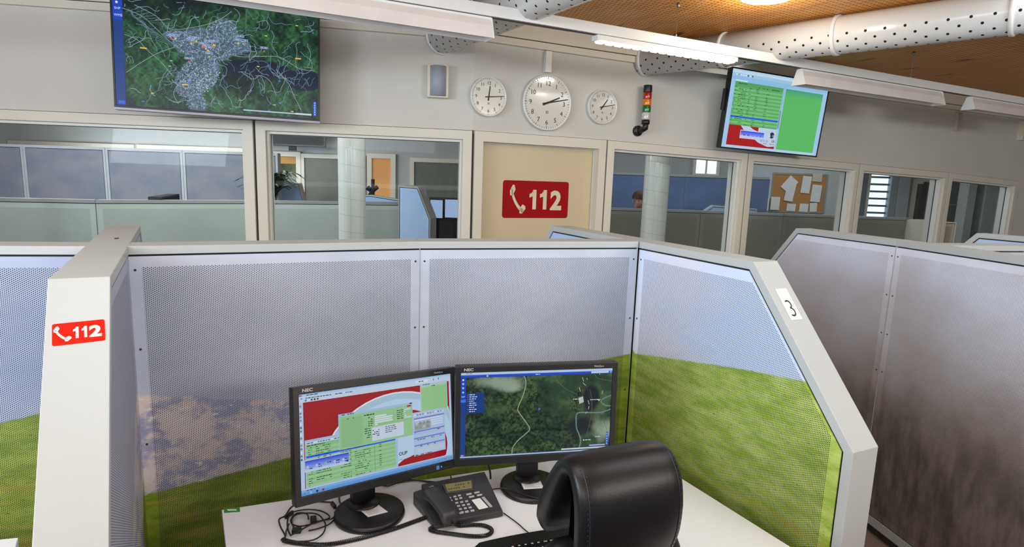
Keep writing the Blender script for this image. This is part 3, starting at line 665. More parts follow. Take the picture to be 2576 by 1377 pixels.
# long band of frames on the far wall at the left
def farwin(u0, v0, u1, v1, label_i, paneM, fw=.07, zb=None, y=FY):
    a = aty(u0, v0, y); b = aty(u1, v1, y); zt = (a.z+b.z)/2; zb = .9 if zb is None else zb
    f = Fr((0, y, 0)); o = [(a.x, zb), (b.x, zb), (b.x, zt), (a.x, zt)]
    mb = MB(f); mb.ring(o, inset(o, fw), -.02, .05); w = struct(mb.build('window_%d' % label_i, M_fframe, bevel=.002))
    mb = MB(f); mb.prism(inset(o, fw-.002), .005, .012); mb.build('pane', paneM, w); return w
M_fpane = mat('dim reflective pane', 0x66685F, .4, vary=.1)
M_fpane2 = mat('bright frosted pane', 0xB8BCC0, .3)
for k, (a, b) in enumerate(((-210, 18), (20, 338), (345, 662))):
    farwin(a, 353+.032*a, b, 353+.032*b, 8+k, M_fpane2 if k < 1 else M_fpane)
farwin(755, 386, 920, 392, 11, M_fpane)
farwin(1032, 396, 1170, 402, 12, M_fpane)
# open doorways
def doorway(u0, v0, u1, v1, idx, wallm, trans=None):
    a = aty(u0, v0, FY); b = aty(u1, v1, FY); f = Fr((0, FY, 0)); zt = (a.z+b.z)/2
    o = [(a.x, 0), (b.x, 0), (b.x, zt), (a.x, zt)]
    mb = MB(f); mb.ring(o, inset(o, [.0, .08, .08, .08]), -.03, .05); w = struct(mb.build('door_%d' % idx, M_fframe, bevel=.002))
    ii = inset(o, [.0, .08, .08, .08]); mb = MB(f); mb.prism(ii, .0, .012); mb.build('door_leaf', wallm, w)
    return w, a, b, zt
t = NT('warm doorway glow'); o_ = t.obj(); sp = t.n('ShaderNodeSeparateXYZ'); t.t.links.new(o_, sp.inputs[0])
c = t.mix(t.ramp(t.noise(t.scale(o_, 1.2, 1, .5), 1.5, 2), .35, .65), lin(0xC08448), lin(0xD8A468)); t.put(t.b.inputs['Base Color'], c); t.put(t.b.inputs['Emission Color'], c); t.b.inputs['Emission Strength'].default_value = .28; M_or = t.m  # orange glow painted in for the warm light beyond the doorway
t = NT('dim green door glass'); o_ = t.obj()
c = t.mix(t.ramp(t.noise(t.scale(o_, 2, 1, 1), 2.0, 3), .35, .65), lin(0x5E6438), lin(0x2E3420)); t.put(t.b.inputs['Base Color'], c); t.b.inputs['Roughness'].default_value = .15; M_gd = t.m
w, a, b, zt = doorway(924, 386, 996, 388, 3, M_or); E3 = w
mb = MB(Fr((0, FY, 0))); mb.box(a.x+.14, a.x+.18, -.05, -.01, 1.0, 1.25); mb.build('door_handle', M_black, w)
w, a, b, zt = doorway(670, 380, 757, 383, 4, M_gd)
mb = MB(Fr((0, FY, 0))); mb.box(a.x+.09, b.x-.09, -.012, -.002, zt-.20, zt-.085); mb.build('blind_box', mat('orange blind', 0xB98A45, .6), w)
# dark television on the far wall
a = aty(652, 330, FY-.3); b = aty(818, 371, FY-.3); f = Fr((0, FY-.3, 0))
E = empty('television', Fr(f((a.x+b.x)/2, 0, b.z)), 'dark switched off screen in the room beyond the second window', 'screen')
mb = MB(f); mb.box(a.x, b.x, 0, .06, b.z, b.z+.62); mb.build('housing', M_black, E, bevel=.005)
mb = MB(f); mb.box(a.x+.02, b.x-.02, -.003, 0, b.z+.03, b.z+.60); mb.build('display', mat('dark display', 0x101014, .6, spec=.2), E)
mb = MB(f); mb.box((a.x+b.x)/2-.08, (a.x+b.x)/2+.08, .05, .30, b.z+.1, b.z+.3); mb.box((a.x+b.x)/2-.07, (a.x+b.x)/2+.05, .02, .05, b.z-.07, b.z); mb.build('bracket', M_core, E)
# tiled columns
t = NT('glossy white column tiles'); _, ux, uy = t.uv()
fx = t.math('FRACT', t.math('DIVIDE', ux, .098)); fy = t.math('FRACT', t.math('DIVIDE', t.math('ADD', uy, t.math('MULTIPLY', ux, .12)), .148))
g = t.math('MAXIMUM', t.ramp(fx, .975, .99), t.ramp(fy, .97, .985)); t.put(t.b.inputs['Base Color'], t.mix(g, lin(0xDDE0DC), lin(0xA8AAA6))); t.put(t.b.inputs['Roughness'], t.math('ADD', t.math('MULTIPLY', g, .5), .12)); t.b.inputs['Coat Weight'].default_value = .4; t.bump(t.math('SUBTRACT', 1, g), .4, .002); M_tile = t.m
def column(u0, u1, v, y, label):
    a = aty(u0, v, y); b = aty(u1, v, y); r = (b.x-a.x)/2*.985; n = 40; f = Fr(((a.x+b.x)/2, y, 0)); mb = MB(f); mb.smooth = True
    A = [mb.add((r*cos(2*pi*k/n), r*sin(2*pi*k/n), 0)) for k in range(n)]; B = [mb.add((r*cos(2*pi*k/n), r*sin(2*pi*k/n), CZ)) for k in range(n)]
    for k in range(n): q0, q1 = k/n*2*pi*r, (k+1)/n*2*pi*r; mb.face([A[k], A[(k+1) % n], B[(k+1) % n], B[k]], [(q0, 0), (q1, 0), (q1, CZ), (q0, CZ)])
    o = mb.build('column', M_tile); struct(o)
column(851, 919, 450, 5.45, 0)
column(1618, 1682, 480, 6.35, 12)
# partitions beyond the glass
gpr = pS('grey green sheet', sky=(0xC0CAC4, 0xB6C0BC), hs=.55); gpr2 = pS('olive grey sheet', sky=(0x8A8A7C, 0x807F72), hs=.45); bpr = pS('slate blue sheet', sky=(0x5C74A0, 0x56688C), hs=.1); cpr = pS('cloud grey sheet', sky=(0x9A9AA4, 0x80889C), hs=.06); fpr = pS('pale blue sheet', sky=(0xA8C4F2, 0xB4CCF0), hs=.2)
M_fcap = mat('far grey cap', 0x9A9C9C, .5)
def back_run(pts, zt, prints, labels, t=.10, band=(.03, .001, .03, .001), cap=None, margin=.045, group=None):
    for i in range(len(pts)-1):
        p, q = pts[i], pts[i+1]; L = hypot(q[0]-p[0], q[1]-p[1])-.004
        partition(labels[i], p, q, [(0, B0), (L, B0), (L, zt), (0, zt)], band, [(0, L, 0)], [prints], t=t, base=1, margin=margin, capmat=cap or M_fcap, group=group)
zL = 1.47
PX = [atz(-190, 494, zL), atz(240, 503, zL), atz(666, 505, zL), atz(1026, 510, zL)]
back_run([(p.x, p.y) for p in PX], zL, gpr, ['pale grey green low partition beyond the first window, at its left', 'pale grey green low partition beyond the first window, under the potted fern', 'pale grey green low partition beyond the second window, behind the tiled column'])
# a grey end wall closing that run
c0 = PX[3]; mb = None
partition('grey end of the low partition beside the sloped blue wall beyond the second window', (c0.x+.006, c0.y), (c0.x+.15, c0.y+.03), [(0, B0), (.147, B0), (.147, zL), (0, zL)], .002, [], [], t=.5, capmat=M_fcap, base=1)
# taller blue grey partitions farther back at the left
yB = 7.7; xs = [aty(u, 430, yB).x for u in (-190, 62, 268, 461, 700)]; zt = aty(300, 372, yB).z
back_run([(x, yB) for x in xs], zt, cpr, ['tall cloudy grey partition beyond the first window, leftmost', 'tall cloudy grey partition beyond the first window, second from left', 'tall cloudy grey partition beyond the first window, third from left', 'tall cloudy grey partition beyond the first window, rightmost, above the fern'], band=(.03, .03, .035, .03), margin=.05, cap=mat('far pale frame', 0xC4CAD2, .5))
# small end piece on the left run
a = atz(290, 496, 1.50)
partition('small dark ended side wall poking up behind the low partition beyond the first window', (a.x-.1, a.y+1.0), (a.x+.14, a.y+.25), [(0, B0), (.78, B0), (.78, 1.50), (0, 1.50)], .02, [(0, .78, 0)], [cpr], base=1, capmat=M_core)
# sloped blue side wall beyond the second window
ys = 6.55
A_ = aty(1002, 466, ys); B_ = aty(1052, 470, ys); C_ = aty(1084, 551, ys)
Lb = B_.x-A_.x; sl = C_.x-B_.x
partition('pale blue side wall with sloping grey edge beyond the second window', (A_.x, ys), (B_.x, ys-.02), [(0, B0), (Lb+sl, B0), (Lb+sl, C_.z), (Lb, B_.z), (0, A_.z)], [.03, .012, .012, .02, .012], [(0, Lb+sl, 0)], [fpr], t=.30, base=1, margin=.02, capmat=M_fcap)
A_ = aty(700, 461, 8.1); B_ = aty(752, 461, 8.1); C_ = aty(768, 520, 8.1)
partition('pale blue panel behind the fern beyond the second window', (A_.x, 8.1), (B_.x, 8.1), [(0, B0), (C_.x-A_.x, B0), (C_.x-A_.x, C_.z), (B_.x-A_.x, B_.z), (0, A_.z)], .015, [(0, C_.x-A_.x, 0)], [fpr], t=.12, base=1, margin=.02)
A_ = aty(925, 497, 7.0); B_ = aty(935, 491, 7.0); C_ = aty(1025, 506, 7.0)
partition('thin blue wedge of a side wall right of the tiled column', (A_.x-.15, 7.0), (C_.x, 7.0), [(0, B0), (C_.x-A_.x+.15, B0), (C_.x-A_.x+.15, C_.z), (B_.x-A_.x+.15, B_.z), (0, B_.z-.01)], .015, [(0, C_.x-A_.x+.15, 0)], [fpr], t=.12, base=1, margin=.02)
# right: low olive partitions
zR = 1.45
QX = [atz(u, v, zR) for u, v in ((1500, 522), (1764, 530), (1972, 538), (2290, 549))]
back_run([(p.x, p.y) for p in QX], zR, gpr2, ['olive grey low partition beyond the third window, in front of the person', 'olive grey low partition beyond the third window, right of the tiled column', 'olive grey low partition beyond the fourth window, below the cork board'])
QE = QX[-1]
partition('beige box end of the low partition beyond the fifth window', (QE.x-.02, QE.y-.35), (QE.x+.36, QE.y-.33), [(0, B0), (.38, B0), (.38, zR-.02), (0, zR-.02)], .01, [(0, .38, 0)], [pS('beige sheet', sky=(0xB4AB98, 0xABA492))], t=.5, base=1, capmat=M_frame)
yb = 8.9; xs = [aty(u, 480, yb).x for u in (1455, 1722, 1935)]; zt = aty(1690, 438, yb).z
back_run([(x, yb) for x in xs], zt, bpr, ['tall slate blue partition beyond the third window, behind the person', 'tall slate blue partition beyond the third window, right of the tiled column'], band=(.03, .001, .035, .001))
A_ = aty(1775, 530, 8.2); B_ = aty(1795, 517, 8.2); C_ = aty(1905, 526, 8.2)
partition('pale blue wedge of a side wall above the low partition beyond the third window', (A_.x, 8.2), (C_.x, 8.2), [(0, B0), (C_.x-A_.x, B0), (C_.x-A_.x, C_.z), (B_.x-A_.x, B_.z), (0, A_.z)], .02, [(0, C_.x-A_.x, 0)], [fpr], t=.12, base=1, margin=.02)
# bright daylight windows in the far wall
t = NT('daylight pane'); t.b.inputs['Base Color'].default_value = (.8, .85, .9, 1); t.b.inputs['Emission Color'].default_value = (.78, .90, 1, 1); t.b.inputs['Emission Strength'].default_value = 1.15; M_day = t.m
def daywin(u0, v0, u1, v1, idx, y=FY, slats=0, bars=0):
    a = aty(u0, v0, y); b = aty(u1, v1, y); f = Fr((0, y, 0)); o = [(a.x, b.z), (b.x, b.z), (b.x, a.z), (a.x, a.z)]
    mb = MB(f); mb.ring(inset(o, -.05), o, -.03, .02); w = struct(mb.build('window_%d' % idx, M_fframe, bevel=.002)); mb = MB(f); mb.prism(o, .0, .01); mb.build('pane', M_day, w)
    if slats:
        h = (a.z-b.z)/slats; mb = MB(f)
        for k in range(slats): z = b.z+h*k; mb.box(a.x, b.x, -.035, -.015, z, z+h*.28)
        mb.build('blind_slats', mat('blind slats', 0x5F6E80, .5), w)
    for k in range(bars): x = a.x+(b.x-a.x)*(k+1)/(bars+1); mb = MB(f); mb.box(x-.015, x+.015, -.03, -.005, b.z, a.z); mb.build('glazing_bar', M_fframe, w)
daywin(1752, 396, 1800, 438, 13, bars=1)
daywin(2192, 430, 2241, 592, 14, slats=9)
# wall strips beside the blinds and dark doorway
for k, (u0, u1, c, nm) in enumerate(((2170, 2186, 0x5E6874, 18), (2246, 2262, 0x8C969C, 19), (2266, 2294, 0xA6AAB0, 20))):
    a = aty(u0, 440, FY-.1); b = aty(u1, 440, FY-.1); mb = MB(); mb.box(a.x, b.x, FY-.1, FY+.02, 0, CZ); struct(mb.build('trim_%d' % nm, mat('pier %d' % k, c, .6)))
w, a, b, zt = doorway(2296, 450, 2352, 452, 5, mat('dark doorway', 0x4A4541, .6))
mb = MB(Fr((0, FY, 0))); mb.box(a.x+.17, a.x+.27, -.06, 0, 1.35, 1.95); mb.build('coat_panel', M_black, w)
# dark cabinet and white posts beyond the last window
a = aty(2388, 446, 9.2); b = aty(2440, 450, 9.2); c = aty(2440, 600, 9.2)
E = empty('display_cabinet', Fr(((a.x+b.x)/2, 9.4, 0)), 'dark glazed cabinet beyond the rightmost window', 'cabinet')
mb = MB(); mb.box(a.x, b.x, 9.2, 9.6, 0, a.z); mb.build('carcass', mat('dark cabinet', 0x3A3C40, .35), E, bevel=.005)
for k in range(4):
    z = .7+.3*k; mb = MB(); mb.box(a.x+.02, b.x-.02, 9.185, 9.2, z, z+.012); mb.build('shelf_edge', M_metal, E)
for k, (u0, u1, cc) in enumerate(((2442, 2462, 0xB4B8B8), (2486, 2520, 0xB0BABC))):
    a = aty(u0, 450, 9.0); b = aty(u1, 450, 9.0); mb = MB(); mb.box(a.x, b.x, 9.0, 9.2, 0, CZ); struct(mb.build('trim_%d' % (21+k), mat('far post %d' % k, cc, .5)))
# cork board with papers
yk = 9.9
a = aty(1944, 434, yk); b = aty(2072, 538, yk); f = Fr((0, yk, 0))
E = empty('cork_board', Fr(f((a.x+b.x)/2, 0, b.z)), 'cork notice board covered in white sheets beyond the fourth window', 'notice board')
o = [(a.x, b.z), (b.x, b.z), (b.x, a.z), (a.x, a.z)]
mb = MB(f); mb.prism(inset(o, .03), .0, .02); mb.build('cork', mat('cork', 0xB07C3A, .8, vary=.15, nscale=60), E)
mb = MB(f); mb.ring(o, inset(o, .03), -.008, .02); mb.build('frame', mat('board frame', 0x8F8A80, .5), E)
mb = MB(f); mb.box(a.x-.25, b.x+.3, .0215, .26, 0, b.z-.02); struct(mb.build('wall_stub', M_fwall)) if False else None
def sheet(u, v, w, h, rot, label, c=M_paper, y=yk-.012):
    X = aty(u, v, y); cs, sn = cos(radians(rot)), sin(radians(rot)); k = (y-.0)/FPX; w, h = w*k/2, h*k/2
    pts = [(X.x+x*cs-z*sn, X.z+x*sn+z*cs) for x, z in ((-w, -h), (w, -h), (w, h), (-w, h))]
    mb = MB(Fr((0, y, 0))); mb.prism(pts, -.002, .001); o = mb.build('paper_sheet', c); return tag(o, label, 'paper', 'sheets on the cork board')
sheet(1986, 464, 26, 36, -38, 'sheet pinned askew at the top left of the cork board')
sheet(1988, 482, 22, 48, -8, 'long sheet hanging below the askew one on the cork board', y=yk-.016)
sheet(2028, 465, 22, 42, -4, 'upright sheet in the middle of the cork board')
sheet(2056, 447, 24, 20, -2, 'small cream sheet at the top right of the cork board', mat('cream paper', 0xC8C2AE, .7))
sheet(2053, 487, 24, 42, -3, 'tall sheet with a small stamp at the right of the cork board', y=yk-.016)
sheet(1990, 522, 22, 18, -2, 'lowest left sheet on the cork board')
sheet(2022, 523, 22, 20, -2, 'lowest middle sheet on the cork board')
sheet(2046, 522, 18, 22, 3, 'lowest right sheet on the cork board', y=yk-.016)
X = aty(1916, 464, yk); mb = MB(Fr((0, yk, 0))); k = yk/FPX; f = Fr((0, yk, 0))
E = empty('wall_calendar', Fr((X.x, yk, X.z-30*k)), 'large pale wall planner left of the cork board', 'calendar')
mb = MB(f); mb.box(X.x-27*k, X.x+27*k, -.004, .002, X.z-34*k, X.z+33*k); mb.build('page', mat('calendar page', 0xB4BCCA, .6, vary=.12, nscale=30), E)
mb = MB(f); mb.box(X.x-27*k, X.x+27*k, -.006, -.003, X.z-41*k, X.z-35*k); mb.build('photo_strip', mat('photo strip', 0x6E6864, .6, vary=.5, nscale=40), E)
for (u, v, w, h, lb) in ((1900, 513, 14, 24, 'small sheet at the left under the wall planner'), (1920, 514, 28, 30, 'squarish sheet under the wall planner'), (1950, 512, 22, 32, 'upright sheet overlapping the lower left of the cork board')):
    sheet(u, v, w, h, 0, lb, y=yk-.03)
mb = MB(); a = aty(1880, 440, yk); b = aty(2135, 440, yk); mb.box(a.x, b.x, yk+.022, FY+.02, 0, CZ); struct(mb.build('wall_back', M_fwall))
# potted fern on the low partition
Pp = atz(684, 494, zL); kf = (Pp.y+.33)/Pp.y; base = V((Pp.x*kf, Pp.y+.33, 1.38)); E = empty('potted_fern', Fr((base.x, base.y, 0)), 'dark green potted fern beyond the frame between the first two windows', 'plant')
mb = MB(Fr(base)); mb.smooth = True; mb.lathe([(.001, -.18), (.09, -.18), (.12, .0), (.125, .02), (.11, .02), (.10, .0), (.001, -.01)], 24); mb.build('pot', mat('dark pot', 0x2C2C2E, .5), E)
mb = MB(Fr((base.x, base.y, 0))); mb.box(-.2, .2, -.15, .2, 0, 1.20); tag(mb.build('plant_cabinet', M_fwall, bevel=.005), 'low grey cabinet carrying the potted fern beyond the partition', 'cabinet')
rnd = random.Random(4); leafm = mat('fern leaf', 0x27421A, .45, vary=.35, nscale=20)
for k in range(70):
    a = 2*pi*k/70+rnd.uniform(-.15, .15); ln = rnd.uniform(.22, .38); up = rnd.uniform(.22, .52); mb = MB(Fr(base)); n = 9; pts = []
    for i in range(n+1):
        t_ = i/n; rr = ln*t_*1.15; z = .02+up*4*t_*(1-t_*.72)*.55; pts.append(V((rr*cos(a), rr*sin(a), z)))
    side = V((-sin(a), cos(a), 0)); prev = None
    for i, p in enumerate(pts):
        w_ = .028*sin(pi*min(1, (i+.6)/(n+.6)))**.7; q = (mb.add(tuple(p-side*w_)), mb.add(tuple(p+V((0, 0, .006)))), mb.add(tuple(p+side*w_)))
        if prev: mb.face([prev[0], prev[1], q[1], q[0]]); mb.face([prev[1], prev[2], q[2], q[1]])
        prev = q
    mb.build('frond', leafm, E)
ys_ = 8.3; E = empty('jointed_stand', Fr((aty(938, 480, ys_).x, ys_, 0)), 'dark jointed stand silhouetted against the orange doorway', 'stand')
P_ = lambda u, v: aty(u, v, ys_)
mb = MB(); mb.tube([(P_(938, 480).x, ys_, 0), P_(938, 451)], .025, 8, world=True); mb.build('post', M_core, E)
mb = MB(); mb.tube([P_(926, 498), P_(938, 480), P_(950, 470)], .03, 8, world=True); mb.build('arm', M_core, E)
mb = MB(); mb.tube([P_(924, 472), P_(932, 478)], .035, 8, world=True); mb.build('arm', M_core, E)
# two bright monitors and desk beyond the second window
yd = 7.6
def farmon(u0, v0, u1, v1, label, y=yd):
    a = aty(u0, v0, y); b = aty(u1, v1, y); f = Fr((0, y, 0)); E = empty('far_monitor', Fr(((a.x+b.x)/2, y, .75)), label, 'monitor', 'monitors beyond the second window')
    mb = MB(f); mb.box(a.x-.015, b.x+.015, 0, .05, b.z-.02, a.z+.015); mb.build('housing', M_black, E, bevel=.004)
    mb = MB(f); mb.box(a.x, b.x, -.002, .0, b.z, a.z); mb.build('display', mat('pale lit display', 0x202830, .3, emit=0xA8C0E8, es=.65, vary=.3), E)
    mb = MB(f); cx = (a.x+b.x)/2; mb.box(cx-.03, cx+.03, .03, .06, .77, b.z); mb.box(cx-.1, cx+.1, -.06, .12, .755, .77); mb.build('stand', M_black, E)
farmon(1083, 503, 1113, 549, 'left bright monitor seen through the second window')
farmon(1120, 502, 1172, 549, 'right bright monitor seen through the second window, map on it')
a = aty(1060, 560, yd); b = aty(1230, 560, yd); E = empty('far_desk', Fr(((a.x+b.x)/2, yd, 0)), 'dark desk carrying the bright monitors beyond the second window', 'desk')
mb = MB(); mb.box(a.x, b.x, yd-.4, yd+.4, .72, .755); mb.build('desktop', mat('dim desk', 0x8C8C86, .5), E, bevel=.003)
for x in (a.x+.04, b.x-.08): mb = MB(); mb.box(x, x+.04, yd-.3, yd-.26, 0, .72); mb.build('leg', M_metal, E)
mb = MB(); mb.box(a.x, b.x, yd+.36, yd+.40, .755, 1.5); mb.build('backboard', mat('dark backboard', 0x34363C, .6), E)
# person at the far station: seen only from the shoulders up, but built whole and standing
def skinned(name, nodes, edges, mt, E, f, sub=2):
    me = bpy.data.meshes.new(name); inv = PM[E['_m']]
    bm = bmesh.new(); lay = bm.verts.layers.skin.verify(); vs = []
    for i, (c, r) in enumerate(nodes):
        v = bm.verts.new(inv @ f(*c)); v[lay].radius = r if isinstance(r, tuple) else (r, r); v[lay].use_root = (i == 0); vs.append(v)
    for a, b in edges: bm.edges.new((vs[a], vs[b]))
    bm.to_mesh(me); bm.free(); me.materials.append(mt); o = bpy.data.objects.new(name, me); COL.objects.link(o); o.parent = E; PM[o.name] = inv; o['_m'] = o.name
    m = o.modifiers.new('skin', 'SKIN'); m.use_smooth_shade = True; s = o.modifiers.new('sub', 'SUBSURF'); s.levels = sub; s.render_levels = sub; return o
hx = aty(1607, 498, 7.95); f = Fr((hx.x+.01, 8.06, 0)); hz = hx.z
E = empty('person', f, 'person in a white shirt with short brown hair, head bowed, behind the partition', 'person')
skn = mat('skin', 0xC09078, .5); hair = mat('brown hair', 0x4A3426, .6, vary=.25, nscale=60); shirt = mat('white shirt', 0xD8DCE4, .7); tro = mat('dark trousers', 0x2A2C34, .8)
k = hz/1.62
N = [((0, .06, .93*k), (.13, .10)), ((0, .04, 1.12*k), (.13, .09)), ((0, .0, 1.30*k), (.15, .10)), ((0, -.03, 1.41*k), (.07, .06)), ((0, -.06, 1.48*k), (.048, .05)), ((0, -.10, 1.56*k), (.07, .085)), ((0, -.10, 1.64*k), (.075, .09)), ((0, -.12, 1.50*k), (.045, .05)),
     ((.17, -.01, 1.37*k), .055), ((.24, -.02, 1.14*k), .042), ((.18, -.22, 1.03*k), .032), ((.15, -.30, 1.02*k), (.034, .018)),
     ((-.17, -.01, 1.37*k), .055), ((-.24, -.02, 1.14*k), .042), ((-.18, -.22, 1.03*k), .032), ((-.15, -.30, 1.02*k), (.034, .018)),
     ((.09, .06, .86*k), .085), ((.10, .03, .48*k), .058), ((.10, .07, .09), .04), ((.10, -.08, .04), (.04, .03)),
     ((-.09, .06, .86*k), .085), ((-.10, .03, .48*k), .058), ((-.10, .07, .09), .04), ((-.10, -.08, .04), (.04, .03))]
ed = [(0, 1), (1, 2), (2, 3), (3, 4), (4, 5), (5, 6), (5, 7), (2, 8), (8, 9), (9, 10), (10, 11), (2, 12), (12, 13), (13, 14), (14, 15), (0, 16), (16, 17), (17, 18), (18, 19), (0, 20), (20, 21), (21, 22), (22, 23)]
for sx, hi in ((1, 11), (-1, 15)):
    for j in range(5):
        dx = (-.028+.014*j)*sx if j < 4 else -.042*sx; l = (.060, .072, .068, .055, .045)[j]; c = (N[hi][0][0], N[hi][0][1], N[hi][0][2])
        N.append(((c[0]+dx, c[1]-l*.6, c[2]+.004), .0085)); N.append(((c[0]+dx*1.05, c[1]-l, c[2]-.014), .007)); ed += [(hi, len(N)-2), (len(N)-2, len(N)-1)]
skinned('body', N, ed, skn, E, f)
S1 = [((0, .06, .92*k), (.145, .115)), ((0, .04, 1.12*k), (.145, .105)), ((0, .0, 1.30*k), (.165, .115)), ((0, -.03, 1.40*k), (.085, .075)), ((.17, -.01, 1.37*k), .066), ((.235, -.02, 1.20*k), .056), ((-.17, -.01, 1.37*k), .066), ((-.235, -.02, 1.20*k), .056)]
skinned('shirt', S1, [(0, 1), (1, 2), (2, 3), (2, 4), (4, 5), (2, 6), (6, 7)], shirt, E, f)
T1 = [((0, .06, .92*k), (.14, .11)), ((.09, .06, .84*k), .098), ((.10, .03, .48*k), .075), ((.10, .07, .10), .06), ((-.09, .06, .84*k), .098), ((-.10, .03, .48*k), .075), ((-.10, .07, .10), .06)]
skinned('trousers', T1, [(0, 1), (1, 2), (2, 3), (0, 4), (4, 5), (5, 6)], tro, E, f)
hc = (0, -.10, 1.60*k)
mb = MB(f.shift(*hc)); mb.smooth = True; prof = []
for i in range(12):
    a = radians(-8+98*i/11); prof.append((.094*cos(a), .02+.098*sin(a)))
mb.lathe(prof, 24, 'z', (0, .012, .0), sy=1.16); mb.build('hair', hair, E)
for sx in (1, -1):
    mb = MB(f.shift(hc[0]+sx*.083, hc[1]+.0, hc[2]-.03)); mb.smooth = True; mb.lathe([(.0001, -.03), (.014, -.022), (.019, .0), (.016, .02), (.0001, .03)], 10, sx=.5); mb.build('ear', skn, E)
    mb = MB(f.shift(hc[0]+sx*.03, hc[1]-.088, hc[2]-.015)); mb.smooth = True; mb.lathe([(.0001, -.008), (.009, 0), (.0001, .008)], 10); mb.build('eye', M_ink, E)
mb = MB(f.shift(hc[0], hc[1]-.098, hc[2]-.04)); mb.smooth = True; mb.lathe([(.0001, -.02), (.014, -.014), (.007, .02), (.0001, .03)], 10); mb.build('nose', skn, E)
mb = MB(f.shift(hc[0], hc[1]-.085, hc[2]-.085)); mb.box(-.022, .022, -.012, 0, -.003, .004); mb.build('mouth', mat('lips', 0x9A5A50, .5), E, bevel=.002)
# ------------------------------------------------------------------ station three: desk
def proj(X):
    d = X-EYE; z = d.dot(fw); return (1288+FPX*d.dot(RT)/z, 688.5-FPX*d.dot(UP)/z)
DZ = .74
dp = [(-.884, 1.721), (.513, 2.255), (.627, 2.048), (.858, 1.627), (1.02, 1.30), (.62, 1.18), (.40, 1.36), (.05, 1.36), (-.25, 1.20), (-.52, 1.06)]
dp = dp[::-1]
E = empty('desk', Fr((.05, 1.7, 0)), 'white desk of the middle station holding two monitors and a telephone', 'desk')
mb = MB(); mb.slab(dp, DZ-.026, DZ); mb.build('desktop', M_desk, E, bevel=.002)
for x, y in ((-.62, 1.42), (-.78, 1.68), (.48, 2.12), (.80, 1.45)):
    mb = MB(); mb.box(x-.02, x+.02, y-.02, y+.02, .0, DZ-.026); mb.build('leg', M_metal, E, bevel=.003)
mb = MB(); mb.box(-.60, .78, 1.60, 1.64, DZ-.08, DZ-.027); mb.build('crossbar', M_metal, E)
q = [atz(u, v, DZ+.0006) for u, v in ((564, 1291), (604, 1288), (603, 1277), (563, 1280))]
E = empty('desk_tag', Fr(sum(q, V())/4), 'little green tag with a white strip on the left corner of the desk', 'tag')
mb = MB(); mb.face([mb.add(p) for p in q]+[]) if False else None
mb = MB(); c = sum(q, V())/4; mb.slab([(p.x, p.y) for p in q], DZ+.0001, DZ+.0008); mb.build('label', mat('green tag', 0x2E8A34, .5), E)
mb = MB(); mb.slab([(c.x+(p.x-c.x)*.6, c.y+(p.y-c.y)*.3) for p in q], DZ+.0008, DZ+.0011); mb.build('white_strip', M_white, E)
# neighbour's desk corner
nq = [atz(u, v, DZ) for u, v in ((46, 1353), (37, 1385))]; nn = [(nq[0].x, nq[0].y), (-2.15, 1.35), (-2.0, .85), (-1.15, 1.02), (nq[1].x, nq[1].y)]
E = empty('desk', Fr((-1.7, 1.2, 0)), 'white desk corner of the neighbouring station at the bottom left', 'desk')
mb = MB(); mb.slab(nn, DZ-.026, DZ); mb.build('desktop', M_desk, E, bevel=.002)
for x, y in ((-1.45, 1.42), (-1.95, 1.25), (-1.9, .95), (-1.3, 1.1)):
    mb = MB(); mb.box(x-.018, x+.018, y-.018, y+.018, 0, DZ-.026); mb.build('leg', M_metal, E)
